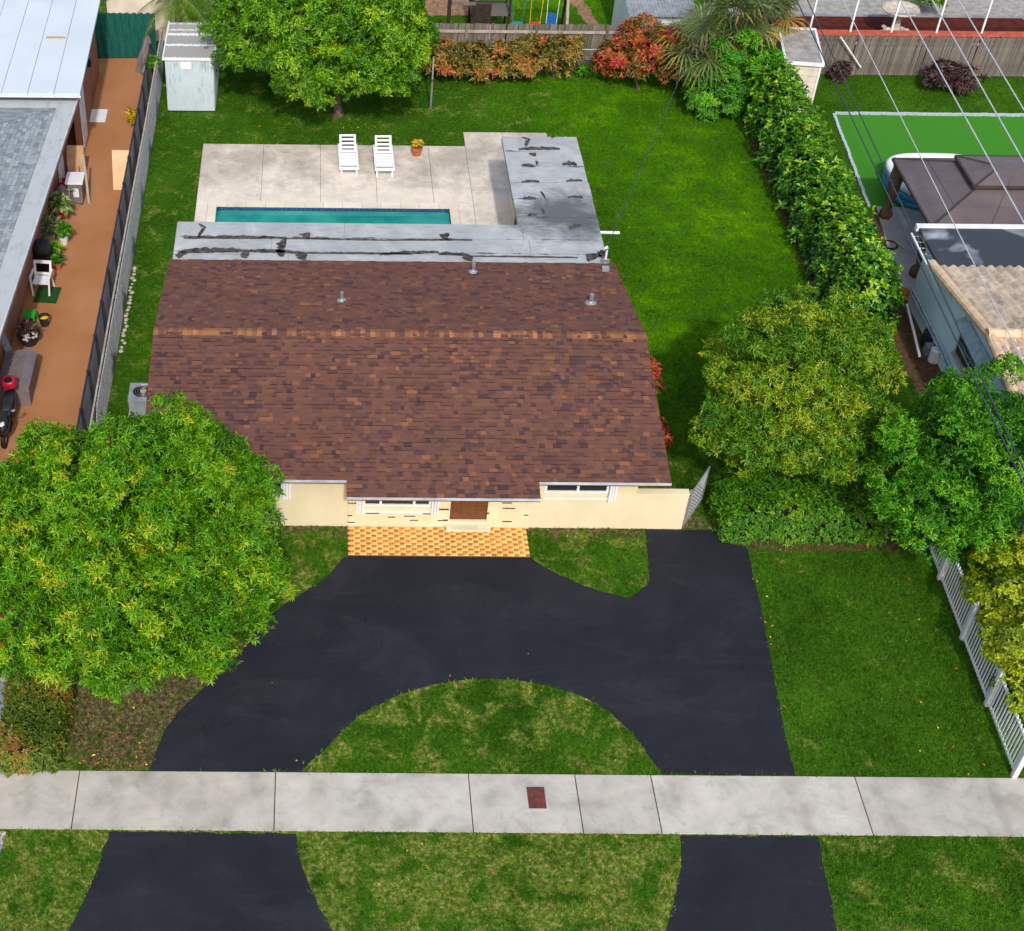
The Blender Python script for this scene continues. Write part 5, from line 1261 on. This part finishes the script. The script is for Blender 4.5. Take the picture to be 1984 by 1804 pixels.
def shoots(C_, N_, B_, k, r, rs):
    """every point becomes a leafy shoot: k small rosettes on a cap of radius r"""
    n = len(C_); d = norm(np.repeat(N_, k, 0)*.75 + norm(rs.normal(size=(n*k, 3)))); rr_ = r*rs.uniform(.55, 1.15, n)
    return np.repeat(C_, k, 0)+d*np.repeat(rr_, k)[:, None], d, np.clip(np.repeat(B_, k)+rs.normal(0, .06, n*k), 0, 1)
def plant(name, label, cat, base, ells, mat, nl, lr, per, leaf, seed, trunk=None, group=None, crown_name='crown', zfloor=.2, zmin=-.35, extra=None, flat=.8, sub=None):
    """leaf = (n, length, width, spread, droop)"""
    t_ = thing(name, label, cat, base, 0, group); b = np.array(base)
    C_, N_, B_, lobes, rs = crown_points(ells, nl, lr, per, seed, zfloor, zmin, flat=flat)
    if extra is not None: B_ = extra(C_, B_, rs)
    if sub: C_, N_, B_ = shoots(C_, N_, B_, *sub, rs)
    V, F, A = leaves(C_, N_, *leaf, base=B_, rs=rs)
    cr = link(crown_name, np_mesh(crown_name, V-b, F, mat, A), t_)
    if trunk:
        r0, zt, bark, nb = trunk; m = MB(); c0 = np.array(ells[0][0]); top = np.array([b[0]*.6+c0[0]*.4, b[1]*.6+c0[1]*.4, zt])
        w = [tuple(b*(1-f)+top*f + np.array([.06*math.sin(f*5+seed), .06*math.cos(f*4+seed), 0])*f - b) for f in np.linspace(0, 1, 6)]
        m.tube(w, [r0*1.5, r0*1.1, r0, r0*.9, r0*.85, r0*.8], 9); tk = m.build('trunk', bark, t_, smooth=True)
        idx = rs.choice(len(lobes), min(nb, len(lobes)), replace=False)
        for i in idx:
            e = lobes[i][0] + lobes[i][1]*lobes[i][2]*.75; s = np.array(w[-1 if rs.random() > .3 else -2]) + b
            midp = s*.5+e*.5+rs.normal(0, .12, 3)+np.array([0,0,.1]); q = MB(); q.tube([tuple(s-b), tuple(s*.75+midp*.25-b), tuple(midp-b), tuple(e-b)], [r0*.55, r0*.42, r0*.28, r0*.08], 6)
            q.build('limb', bark, t_, smooth=True)
    return t_

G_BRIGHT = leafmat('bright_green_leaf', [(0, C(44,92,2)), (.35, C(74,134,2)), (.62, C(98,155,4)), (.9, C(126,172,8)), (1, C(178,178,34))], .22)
G_MID = leafmat('fresh_green_leaf', [(0, C(44,90,6)), (.4, C(74,130,8)), (.7, C(108,158,12)), (1, C(152,182,26))], .2)
G_OLIVE = leafmat('olive_leaf', [(0, C(46,94,6)), (.3, C(72,124,8)), (.55, C(100,142,12)), (.8, C(138,160,20)), (1, C(178,174,46))], .2)
G_DEEP = leafmat('deep_green_leaf', [(0, C(36,88,6)), (.4, C(56,124,8)), (.7, C(84,152,12)), (1, C(120,176,24))], .2)
G_FICUS = leafmat('glossy_hedge_leaf', [(0, C(32,78,6)), (.4, C(56,114,8)), (.7, C(92,148,12)), (.9, C(126,174,22)), (1, C(164,198,44))], .22, .32, .5)
G_HEDGE = leafmat('low_hedge_leaf', [(0, C(44,94,8)), (.5, C(72,132,10)), (.8, C(112,162,16)), (1, C(156,172,30))], .28)
G_YELLOW = leafmat('yellow_green_leaf', [(0, C(70,100,8)), (.35, C(116,140,10)), (.65, C(156,174,16)), (1, C(198,204,44))], .28)
G_CROTON = leafmat('croton_leaf', [(0, C(66,68,24)), (.25, C(100,98,32)), (.5, C(142,120,44)), (.75, C(172,128,56)), (.92, C(186,112,64)), (1, C(196,80,74))], .22, .4)
G_CROTONR = leafmat('red_croton_leaf', [(0, C(66,74,26)), (.2, C(104,92,34)), (.45, C(164,94,46)), (.75, C(188,98,54)), (.95, C(190,66,50)), (1, C(170,34,66))], .22, .4)
G_BURG = leafmat('burgundy_leaf', [(0, C(46,30,34)), (.5, C(74,50,50)), (1, C(112,86,78))], .15, .4)
G_MIXH = leafmat('reddish_hedge_leaf', [(0, C(56,84,18)), (.4, C(92,116,26)), (.65, C(132,130,38)), (.85, C(152,112,56)), (1, C(170,96,62))], .22)
G_PALM = leafmat('fan_palm_leaf', [(0, C(70,90,44)), (.5, C(104,124,66)), (.8, C(136,150,88)), (1, C(206,158,54))], .2, .35, .4)
G_PALM2 = leafmat('feather_palm_leaf', [(0, C(54,92,16)), (.6, C(92,130,24)), (1, C(146,164,44))], .25, .35)
G_YELP = leafmat('yellow_plant_leaf', [(0, C(120,110,20)), (.5, C(206,170,30)), (1, C(230,200,60))], .2)
G_FROND = leafmat('dry_frond', [(0, C(128,96,40)), (1, C(178,138,52))], .2)

def yellow_tips(C_, B_, rs):
    """new shoots: scattered clumps of yellower leaves high in the crown"""
    z = C_[:, 2]; f = rs.random(len(B_)) < .009*(1+3*(z > z.mean()+.8)); B_[f] = rs.uniform(.82, 1, f.sum()); return B_
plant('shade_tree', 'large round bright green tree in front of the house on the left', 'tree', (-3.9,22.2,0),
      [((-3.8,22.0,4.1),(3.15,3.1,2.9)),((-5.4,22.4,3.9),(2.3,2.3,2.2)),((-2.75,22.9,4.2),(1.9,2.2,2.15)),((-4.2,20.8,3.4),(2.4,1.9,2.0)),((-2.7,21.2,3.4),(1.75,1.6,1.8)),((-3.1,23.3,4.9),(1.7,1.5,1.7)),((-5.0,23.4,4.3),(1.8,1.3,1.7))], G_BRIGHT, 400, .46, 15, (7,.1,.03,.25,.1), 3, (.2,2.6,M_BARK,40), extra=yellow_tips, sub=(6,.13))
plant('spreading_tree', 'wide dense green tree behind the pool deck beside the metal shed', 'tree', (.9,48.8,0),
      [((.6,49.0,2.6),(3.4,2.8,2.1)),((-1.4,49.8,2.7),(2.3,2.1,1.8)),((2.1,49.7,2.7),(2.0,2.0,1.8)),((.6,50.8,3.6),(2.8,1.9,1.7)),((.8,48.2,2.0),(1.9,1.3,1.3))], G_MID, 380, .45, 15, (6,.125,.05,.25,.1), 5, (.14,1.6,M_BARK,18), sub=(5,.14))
plant('olive_tree', 'big olive green leafy tree right of the house by the gate', 'tree', (12.3,28.9,0),
      [((12.0,28.8,3.1),(2.15,2.1,2.3)),((12.7,29.9,3.4),(1.95,1.8,1.9)),((11.5,28.0,2.5),(1.65,1.2,1.55)),((12.9,28.0,2.5),(1.6,1.2,1.55))], G_OLIVE, 260, .37, 13, (6,.1,.03,.25,.15), 8, (.14,2.0,M_BARK,30), sub=(5,.12))
plant('pepper_tree', 'bright green bushy tree in front of the blue grey house', 'tree', (15.9,27.0,0),
      [((15.3,26.4,2.7),(1.75,1.7,1.9)),((16.6,27.6,2.9),(1.6,1.7,1.8)),((14.7,25.7,1.9),(1.2,1.0,1.3)),((16.4,25.9,2.4),(1.3,1.3,1.5))], G_DEEP, 170, .36, 13, (6,.09,.034,.25,.08), 12, (.12,1.6,M_BARK,16), sub=(5,.12))
plant('pepper_tree', 'tall green tree crown overlapping the tile roof at the right edge', 'tree', (18.0,25.2,0),
      [((17.6,25.6,3.1),(1.2,1.3,1.9)),((18.4,24.8,2.8),(1.2,1.3,1.7))], G_DEEP, 80, .36, 13, (6,.09,.034,.25,.08), 13, (.1,1.8,M_BARK,8), sub=(5,.12))
plant('yellow_shrub', 'yellow green shrub leaning over the white picket fence', 'shrub', (16.4,22.6,0),
      [((16.45,23.9,1.45),(.95,1.3,1.15)),((16.35,22.5,1.35),(.95,1.2,1.05)),((16.25,21.1,1.0),(.75,1.1,.9))], G_YELLOW, 110, .27, 26, (7,.085,.05,.2,.1), 21, (.05,.8,M_BARK,10), crown_name='foliage', zfloor=.1)
plant('green_shrub', 'dark green shrub behind the near end of the picket fence', 'shrub', (16.6,21.2,0),
      [((16.7,21.4,.8),(.6,1.3,.75))], G_DEEP, 24, .3, 26, (6,.12,.05,.2,.15), 22, (.04,.5,M_BARK,5), crown_name='foliage', zfloor=.08)

def box_hedge(name, label, x0, x1, y0, y1, h, mat, dens, leaf, seed, bump=.12, extra=None, stems=True):
    """clipped hedge: rosettes over the top and sides of a lumpy block"""
    rs = np.random.default_rng(seed); t_ = thing(name, label, 'hedge', ((x0+x1)/2, (y0+y1)/2, 0)); P_, N_ = [], []
    w, d = x1-x0, y1-y0
    def add(n, fn, nr):
        u, v = rs.random(n), rs.random(n); P_.append(fn(u, v)); N_.append(np.tile(np.array(nr, float), (n, 1)))
    add(int(w*d*dens), lambda u, v: np.stack([x0+u*w, y0+v*d, np.full_like(u, h)], 1), (0,0,1))
    for fn, nr, ar in ((lambda u,v: np.stack([x0+u*w, np.full_like(u,y0), v*h],1),(0,-1,.4),w*h),(lambda u,v: np.stack([x0+u*w, np.full_like(u,y1), v*h],1),(0,1,.4),w*h),
                       (lambda u,v: np.stack([np.full_like(u,x0), y0+u*d, v*h],1),(-1,0,.4),d*h),(lambda u,v: np.stack([np.full_like(u,x1), y0+u*d, v*h],1),(1,0,.4),d*h)):
        add(int(ar*dens*.8), fn, nr)
    P_ = np.vstack(P_); N_ = norm(np.vstack(N_))
    c = np.array([(x0+x1)/2, (y0+y1)/2, h*.5]); 
    lump = np.sin(P_[:,0]*3.1+seed)*np.sin(P_[:,1]*2.6)+.6*np.sin(P_[:,0]*6.3+P_[:,1]*5.1+seed)+.6*np.sin(P_[:,2]*6+P_[:,1]*4.)
    P_ = P_ + N_*(bump*lump*.6)[:, None] + rs.normal(0, bump*.55, P_.shape)
    rx = np.clip(np.abs(P_[:,0]-c[0])/(w/2), 0, 1); rz = np.clip(P_[:,2]/h, 0, 1)
    P_[:,2] -= h*.16*(rx**4)*rz
    k = P_[:,2] > .04; P_, N_ = P_[k], norm(N_[k]+np.array([0,0,.5])+rs.normal(0,.25,(k.sum(),3)))
    B_ = np.clip(.42+.14*lump[k]+rs.normal(0,.12,k.sum()), 0, 1)
    if extra is not None: B_ = extra(P_, B_, rs)
    V, F, A = leaves(P_, N_, *leaf, base=B_, rs=rs)
    link('foliage', np_mesh('foliage', V-np.array(t_.location), F, mat, A), t_)
    m = MB(); m.box(x0+w*.22-t_.location.x, x1-w*.22-t_.location.x, y0+min(d*.22,.3)-t_.location.y, y1-min(d*.22,.3)-t_.location.y, .02, h*.72); m.build('inner_branches', M_DARKWOOD, t_)
    return t_
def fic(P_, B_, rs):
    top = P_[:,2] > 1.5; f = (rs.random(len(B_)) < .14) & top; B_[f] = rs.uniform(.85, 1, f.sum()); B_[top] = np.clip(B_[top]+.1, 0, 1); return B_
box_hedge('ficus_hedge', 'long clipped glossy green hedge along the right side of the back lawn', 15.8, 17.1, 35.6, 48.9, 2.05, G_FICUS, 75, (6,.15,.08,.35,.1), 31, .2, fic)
box_hedge('low_hedge', 'low clipped green hedge below the olive tree beside the driveway', 10.45, 14.6, 26.85, 28.1, 1.15, G_HEDGE, 230, (6,.07,.034,.3,.1), 33, .1)
def mixh(P_, B_, rs): return np.clip(B_-.05+.18*(np.sin(P_[:,1]*3)+np.sin(P_[:,0]*5+P_[:,1]*2))*.6, 0, 1)
box_hedge('short_hedge', 'short reddish green hedge by the sidewalk under the left tree', -6.72, -5.45, 19.5, 22.2, .8, G_MIXH, 300, (6,.075,.036,.3,.1), 35, .09, mixh)
plant('corner_shrub', 'green shrub at the back end of the long hedge under the fan palm', 'shrub', (14.9,49.2,0),
      [((14.7,49.2,.75),(1.05,.75,1.1)),((15.4,49.7,1.4),(1.15,.8,1.5)),((16.1,49.3,1.1),(.8,.8,1.2))], G_DEEP, 90, .34, 44, (7,.12,.05,.3,.2), 37, (.06,.5,M_BARK,8), crown_name='foliage', zfloor=.04, zmin=-.8)
# crotons
CL = (6,.15,.06,.45,.15)
def red_bits(C_, B_, rs):
    f = np.sin(C_[:,0]*4.1)+np.sin(C_[:,2]*5+C_[:,0]*2)+rs.normal(0,.4,len(B_)); B_ = np.clip(B_+.13*f-.04, 0, .96); return B_
plant('croton_shrub', 'olive and orange croton shrub beside the clothesline pole', 'shrub', (5.4,51.5,0), [((4.9,51.5,.75),(.75,.6,.85)),((5.9,51.5,.7),(.75,.55,.75))], G_CROTON, 44, .26, 22, CL, 41, (.04,.5,M_BARK,6), 'crotons along the back fence', 'foliage', .06, extra=red_bits)
plant('croton_shrub', 'middle golden croton shrub against the back fence', 'shrub', (7.6,51.6,0), [((7.3,51.6,.75),(.65,.55,.8)),((8.1,51.7,.8),(.6,.5,.85))], G_CROTON, 40, .26, 22, CL, 42, (.04,.5,M_BARK,6), 'crotons along the back fence', 'foliage', .06, extra=red_bits)
plant('croton_shrub', 'thin croton shrub with pinkish leaves near the low fence post', 'shrub', (9.1,51.8,0), [((9.0,51.8,.7),(.65,.45,.8)),((9.6,52.0,.8),(.35,.35,.8))], G_CROTON, 26, .24, 18, CL, 43, (.04,.5,M_BARK,6), 'crotons along the back fence', 'foliage', .06, extra=red_bits)
plant('croton_shrub', 'large orange red croton bush left of the fan palm', 'shrub', (12.2,51.0,0), [((11.5,51.2,.95),(.95,.7,1.0)),((12.9,50.9,1.2),(.9,.8,1.35)),((12.3,51.7,1.3),(.9,.6,1.2))], G_CROTONR, 76, .3, 24, CL, 44, (.05,.7,M_BARK,8), 'crotons along the back fence', 'foliage', .06, extra=red_bits)
plant('croton_shrub', 'orange croton shrub against the right side wall of the house', 'shrub', (9.15,31.6,0), [((9.15,32.3,.75),(.36,.42,.7)),((9.3,30.55,.45),(.24,.26,.45))], G_CROTONR, 18, .2, 20, CL, 45, (.04,.5,M_BARK,5), 'crotons beside the house', 'foliage', .06, extra=red_bits)
plant('burgundy_bush', 'dark burgundy bush with dry stems in front of plank fence', 'shrub', (24.0,51.0,0), [((23.7,51.1,.5),(.8,.55,.55)),((24.4,51.0,.45),(.6,.45,.45))], G_BURG, 28, .22, 16, (6,.17,.05,.5,.2), 51, (.04,.3,M_LWOOD,12), None, 'foliage', .05)
plant('burgundy_bush', 'small dark burgundy plant at the foot of plank fence', 'shrub', (20.0,51.85,0), [((20.0,51.85,.28),(.28,.22,.3))], G_BURG, 8, .16, 16, (6,.14,.045,.5,.2), 52, (.02,.15,M_LWOOD,4), None, 'foliage', .03)
# potted and small plants
def small_plant(name, label, loc, r, h, mat, leaf, seed, pot=None, par=None):
    rs = np.random.default_rng(seed); n = int(60*(r/.25)**1.5)
    C_ = np.array([[0,0,h]])+sphere_dirs(n, rs, -.4)*np.array([r,r,r*.9])*rs.uniform(.3,1,n)[:,None]; N_ = norm(C_-np.array([0,0,h*.4]))
    V, F, A = leaves(C_, N_, *leaf, rs=rs)
    t_ = par or thing(name, label, 'plant', loc)
    link('foliage', np_mesh('foliage', V, F, mat, A), t_)
    m = MB()
    for k in range(4): m.tube([(0,0,pot[1]*.8 if pot else 0),(.3*r*math.cos(k*1.6),.3*r*math.sin(k*1.6),h*.95)],.012,5)
    m.build('stem', M_BARK, t_)
    if pot:
        pr, ph, pm_ = pot; MB().lathe([(pr*.72,0),(pr,ph*.85),(pr*1.08,ph*.86),(pr*1.08,ph),(pr*.92,ph),(pr*.88,ph*.85),(.01,ph*.84)],(0,0,0),16).build('pot', pm_, t_)
    return t_
small_plant('potted_plant', 'yellow green plant in a terracotta pot on the pool deck', (*(3.614,45.917),DZ), .14, .4, G_YELP, (5,.13,.06,.6,.1), 60, (.19,.3,M_TERRA))
small_plant('potted_plant', 'variegated pale green plant in a dark red pot by the left wall', (-8.28,41.6,PZ_), .3, .6, leafmat('variegated_leaf',[(0,C(70,96,40)),(.6,C(120,146,70)),(1,C(206,210,140))],.2), (5,.22,.11,.4,.2), 61, (.2,.35,M_CRIMSON))
small_plant('potted_plant', 'leafy plant with pink flower in a white pot by the left wall', (-7.98,40.2,PZ_), .24, .5, G_DEEP, (5,.15,.07,.4,.2), 62, (.16,.28,M_WHITEV))
small_plant('potted_plant', 'spiky grey green plant in a pale stone pot under the left eave', (-8.42,40.3,PZ_), .26, .5, leafmat('grey_green_leaf',[(0,C(96,112,66)),(1,C(170,178,130))],.15), (7,.3,.04,.7,.3), 63, (.18,.3,M_STONE))
small_plant('potted_plant', 'plant with yellow flowers in a grey pot behind the black grill', (-8.12,39.35,PZ_), .2, .4, G_MID, (5,.13,.06,.4,.2), 64, (.15,.26,M_GREYM))
small_plant('potted_plant', 'small bushy plant in a brown pot right of the black grill', (-7.98,38.75,PZ_), .18, .35, G_DEEP, (5,.12,.06,.4,.2), 65, (.14,.22,M_TERRA))
small_plant('planter_plant', None, None, .2, .55, G_BURG, (6,.18,.05,.6,.2), 66, None, PLANTER)
small_plant('croton_plant', 'yellow leafed plant growing at the foot of the dark screen fence', (-6.45,47.9,PZ_), .22, .35, G_YELP, (5,.2,.07,.5,.2), 67)
small_plant('weed_clump', 'green weedy plant climbing between the two left fences', (-5.88,50.0,0), .28, 1.35, G_DEEP, (6,.14,.06,.3,.2), 68)
small_plant('weed_clump', 'small green weed at the fence foot near the low fence post', (10.2,51.9,0), .22, .3, G_DEEP, (6,.14,.06,.3,.2), 69)
# fan palms
def fan_palm(name, label, base, crown, nf, R_, seed, trunk_r=.14, dry=2):
    rs = np.random.default_rng(seed); t_ = thing(name, label, 'palm', base); c = np.array(crown)-np.array(base)
    MB().tube([(0,0,0),(c[0]*.4,c[1]*.4,c[2]*.5),tuple(c-np.array([0,0,.1]))],[trunk_r*1.3,trunk_r,trunk_r],9).build('trunk', M_PBARK, t_, smooth=True)
    for k in range(nf):
        az = k*2.4+rs.normal(0,.2); el = rs.uniform(-.5,1.1) if k < nf-2 else 1.3; st = .55+rs.random()*.35
        d = np.array([math.cos(az)*math.cos(el), math.sin(az)*math.cos(el), math.sin(el)]); hub = c+d*st*R_*.9
        hub[2] = max(hub[2], .5-base[2])
        V, F, A = [], [], []; side = norm(np.cross(d, [0,0,1.])); up = np.cross(side, d); tone = 1. if k < dry else rs.uniform(.1,.85)
        nb = 26
        for j in range(nb):
            a = (j/(nb-1)-.5)*4.6; q = norm(d*math.cos(a)+side*math.sin(a)+up*.12*math.cos(j*2.)); L = R_*(.62+.38*math.cos(a*.5))*rs.uniform(.9,1.05)
            m1 = hub+q*L*.55; tp = hub+q*L+np.array([0,0,-.28*R_*(L/R_)]); w = norm(np.cross(q, up))*.022*R_/.8
            n0 = len(V); V += [hub-w*.3, hub+w*.3, m1+w, tp, m1-w]; F += [(n0,n0+1,n0+2),(n0,n0+2,n0+4),(n0+4,n0+2,n0+3)]; A += [np.clip(tone+rs.normal(0,.08),0,1)]*5
        fr = link('frond', np_mesh('frond', V, F, G_FROND if k < dry else G_PALM, A), t_)
        MB().tube([tuple(c), tuple(hub)],[.022,.014],5).build('stalk', G_FROND if k < dry else M_PBARK, fr)
    return t_
fan_palm('fan_palm', 'grey green fan palm with yellow dead fronds by the orange bush', (14.1,50.3,0), (14.0,50.3,2.0), 20, 1.25, 71, .13, 2)
fan_palm('fan_palm', 'taller fan palm behind the shrub at the back end of the hedge', (15.6,51.2,0), (15.3,51.3,2.7), 22, 1.4, 72, .15, 0)
fan_palm('fan_palm', 'fan palm with one orange frond beside the small beige shed', (17.1,52.3,0), (16.9,52.2,2.4), 16, 1.1, 73, .13, 1)
def feather_palm(name, label, base, h, nf, R_, seed):
    rs = np.random.default_rng(seed); t_ = thing(name, label, 'palm', base)
    MB().tube([(0,0,0),(.05,0,h*.5),(0,.05,h)],[.2,.15,.12],9).build('trunk', M_PBARK, t_, smooth=True)
    for k in range(nf):
        az = k*2.4+rs.normal(0,.2); el = rs.uniform(.0,.9); V, F, A = [], [], []; pts = []
        for f in np.linspace(0,1,9):
            r = R_*f*math.cos(el*(1-f*.6)); z = h+R_*(math.sin(el)*f-.75*f*f); pts.append(np.array([math.cos(az)*r, math.sin(az)*r, z]))
        for j in range(34):
            f = .12+.88*j/34; i = min(7,int(f*8)); p = pts[i]+(pts[i+1]-pts[i])*(f*8-i); d = norm(pts[i+1]-pts[i]); s = norm(np.cross(d,[0,0,1.]))
            for sg in (-1,1):
                L = .5*R_*.55*math.sin(math.pi*min(1,.15+f*.85))**.6; q = norm(s*sg+d*.6+np.array([0,0,-.35])); n0 = len(V); w = d*.018
                V += [p-w,p+w,p+q*L]; F += [(n0,n0+1,n0+2)]; A += [rs.uniform(.2,1)]*3
        fr = link('frond', np_mesh('frond', V, F, G_PALM2, A), t_); MB().tube([tuple(p) for p in pts],[.025-.002*i for i in range(9)],5).build('midrib', M_PBARK, fr)
    return t_
feather_palm('feather_palm', 'feather palm with drooping fronds behind the metal shed', (-5.25,53.6,0), 2.3, 13, 1.7, 81)
feather_palm('feather_palm', 'feather palm with trunk in the back left corner beyond the fence', (-3.0,54.6,0), 1.6, 11, 1.5, 82)
plant('back_shrub', 'dark green shrub beyond the fence behind the metal shed', 'shrub', (-2.0,53.9,0), [((-2.2,53.9,.6),(1.6,.6,.6))], G_DEEP, 30, .3, 20, (6,.15,.06,.3,.2), 83, (.04,.4,M_BARK,5), None, 'foliage', .05)
plant('back_shrub', 'olive shrub by the screened pool cage at the top edge', 'shrub', (24.8,57.8,0), [((24.8,57.8,.7),(.7,.6,.7))], G_OLIVE, 16, .3, 18, (6,.17,.05,.4,.2), 84, (.04,.4,M_BARK,4), None, 'foliage', .05)
# ================================================================== OVERHEAD WIRES
def wire(label, a, b, sag, r, mt, cat='power line', tw=0):
    pts = []
    for f in np.linspace(0, 1, 41):
        p = Vector(a).lerp(Vector(b), f); p.z -= sag*4*f*(1-f); pts.append(p)
    m = MB(); m.tube(pts, r, 6)
    if tw:
        q = []
        for i in range(401):
            f = i/400; p = Vector(a).lerp(Vector(b), f); p.z -= sag*4*f*(1-f); q.append(p+Vector((math.cos(f*tw)*r*1.5, 0, math.sin(f*tw)*r*1.5)))
        m.tube(q, r*.7, 5)
    o = m.build('overhead_wire', mt, smooth=True); return tag(o, label, cat, 'overhead wires')
def ywire(label, p, q, z, r, mt, sag=.25):
    """wire seen at two plan points p and q, run on to the poles beyond the picture"""
    p = np.array(p); q = np.array(q); d = (p-q)/np.linalg.norm(p-q); a = q-d*(q[1]-(-12))/d[1]; b = p+d*(85-p[1])/d[1]
    return wire(label, (*a, z+.3), (*b, z+.3), sag, r, mt)
ywire('leftmost pale overhead wire crossing the green turf', (16.15,43.42), (15.55,30.65), 7, .014, M_WIRE_L)
ywire('second pale overhead wire from the left, over the gazebo roof', (17.93,43.47), (17.28,30.84), 7, .02, M_WIRE_L)
ywire('third pale overhead wire from the left, over the turf right part', (18.91,43.49), (18.30,33.64), 7, .02, M_WIRE_L)
ywire('rightmost pale overhead wire at the top right corner', (19.72,43.51), (19.28,36.4), 7, .02, M_WIRE_L)
ywire('left one of the two dark overhead cables above the long hedge', (16.17,47.84), (15.29,23.27), 5, .02, M_WIRE_D, .15)
ywire('right one of the two dark overhead cables above the long hedge', (16.54,47.85), (15.46,23.77), 5, .02, M_WIRE_D, .15)
wire('twisted service cable running from the roof mast over the back lawn', (8.46,35.95,2.88), (17.9,56.7,10.7), .4, .008, M_WIRE_D, 'cable', 260)
o = MB().tube([(19.701,52.079,1.66),(20.797,52.155,0.4)],.03,8).build('white_pole', M_WHITE); tag(o, 'slim white pole leaning across the tall grey plank fence', 'pole')

# ================================================================== GRASS AND LITTER
def inside(P_, poly):
    x, y = P_[:, 0], P_[:, 1]; r = np.zeros(len(P_), bool); n = len(poly); j = n-1
    for i in range(n):
        xi, yi = poly[i]; xj, yj = poly[j]
        if yi != yj: r ^= ((yi > y) != (yj > y)) & (x < (xj-xi)*(y-yi)/(yj-yi)+xi)
        j = i
    return r
def rect(x0,x1,y0,y1): return [(x0,y0),(x1,y0),(x1,y1),(x0,y1)]
EXCL = [DRIVE, APR_L, APR_R, rect(-60,60,SW0-.0,SW1), rect(-3.92,5.38,36,46.58), rect(5.3,9.2,36,47.58), rect(HX0,HX1,HY0,HY1+.6), rect(pqx0,pqx1,py0,py1+.2), rect(-20,-5.9,22,60), rect(-20,-6.68,5,26), rect(18.3,30,26,37.5),
        [(19.142,49.176),(30,(25.996,49.119)[1]),(30,42.6),(18.686,42.850)], [(18.877,42.853),(24,42.55),(24,36.5),(18.35,36.5),(18.3,38.5)], rect(15.6,17.2,32,48.9), rect(17.6,34,52.4,80), rect(-60,60,0,12.7), rect(8.45,8.95,37.9,39.4), rect(-5.4,-3.6,49,51.7), [(18.721,42.851),(18.877,42.853),(18.28,38.5),(18.25,30),(17.3,30),(17.3,36),(17.9,40)]]
pts = []
for (x0,x1,y0,y1,dn) in ((-6.6,18.3,14.5,27.4,300),(-5.7,18.3,27.4,40,170),(-5.7,18.6,40,53,110),(18,28,47,52.4,90),(-5,17,53,58.5,60)):
    n = int((x1-x0)*(y1-y0)*dn); pts.append(np.stack([RNG.uniform(x0,x1,n), RNG.uniform(y0,y1,n)], 1))
P_ = np.vstack(pts)
for q in EXCL: P_ = P_[~inside(P_, q)]
n = len(P_); nb = 3
B0 = np.repeat(np.column_stack([P_, np.zeros(n)]), nb, 0); B0[:, :2] += RNG.normal(0, .025, (n*nb, 2)); tot = n*nb
th = RNG.uniform(0, 6.28, tot); h = RNG.uniform(.02, .07, tot); w = RNG.uniform(.008, .02, tot); ln = RNG.normal(0, .045, (tot, 2))
s = np.column_stack([np.cos(th), np.sin(th), np.zeros(tot)])*w[:, None]
tip = B0 + np.column_stack([ln, h]); V = np.stack([B0-s, B0+s, tip], 1).reshape(-1, 3)
cl = np.sin(P_[:,0]*7.3+2*np.sin(P_[:,1]*3.1))*np.sin(P_[:,1]*6.1+2*np.sin(P_[:,0]*2.7))
A = np.repeat(np.repeat(RNG.normal(.48, .16, n)+.1*cl, nb)+RNG.normal(0, .14, tot), 3).clip(0, 1)
g = link('grass', np_mesh('grass', V, np.arange(tot*3).reshape(-1, 3), M_BLADE, A)); tag(g, 'short mown lawn grass with drier blades by the street', 'grass', kind='stuff')
# fallen leaves
M_LITTER = leafmat('fallen_leaf', [(0, C(120,76,40)), (.4, C(176,100,44)), (.7, C(206,140,50)), (1, C(220,190,70))], .1, .7)
L_ = []
for (cx_,cy_,sx_,sy_,n) in ((-4.3,20.4,.8,.6,60),(-3.6,19.9,.6,.3,30),(-1.6,22.6,.5,.8,20),(0,47.3,2.2,.5,50),(1.5,48.2,.8,.5,25),(10.95,24.5,.12,1.8,40),(12.5,26.6,1.6,.15,20),(6.6,27.1,1.4,.15,12),(-.6,26.9,1.0,.25,16),(14.5,22,.7,2.2,30),(9,45,4,4,30),(3,17,5,1,25),(4.5,22,2,1,20)):
    L_.append(np.stack([RNG.normal(cx_,sx_,n), RNG.normal(cy_,sy_,n)], 1))
L_ = np.vstack(L_)
for q in (rect(HX0,HX1,HY0-.1,HY1), rect(-60,60,SW0,SW1), APR_L, APR_R): L_ = L_[~inside(L_, q)]
L_ = L_[~inside(L_, DRIVE) | (RNG.random(len(L_)) < .12)]
C_ = np.column_stack([L_, np.full(len(L_), .035)]); N_ = norm(np.column_stack([RNG.normal(0,.25,(len(L_),2)), np.ones(len(L_))]))
V, F, A = leaves(C_, N_, 1, .065, .035, .0, .0, rs=RNG)
g = link('fallen_leaves', np_mesh('fallen_leaves', V, F, M_LITTER, A)); tag(g, 'scattered orange and yellow fallen leaves on the lawns', 'leaves', kind='stuff')
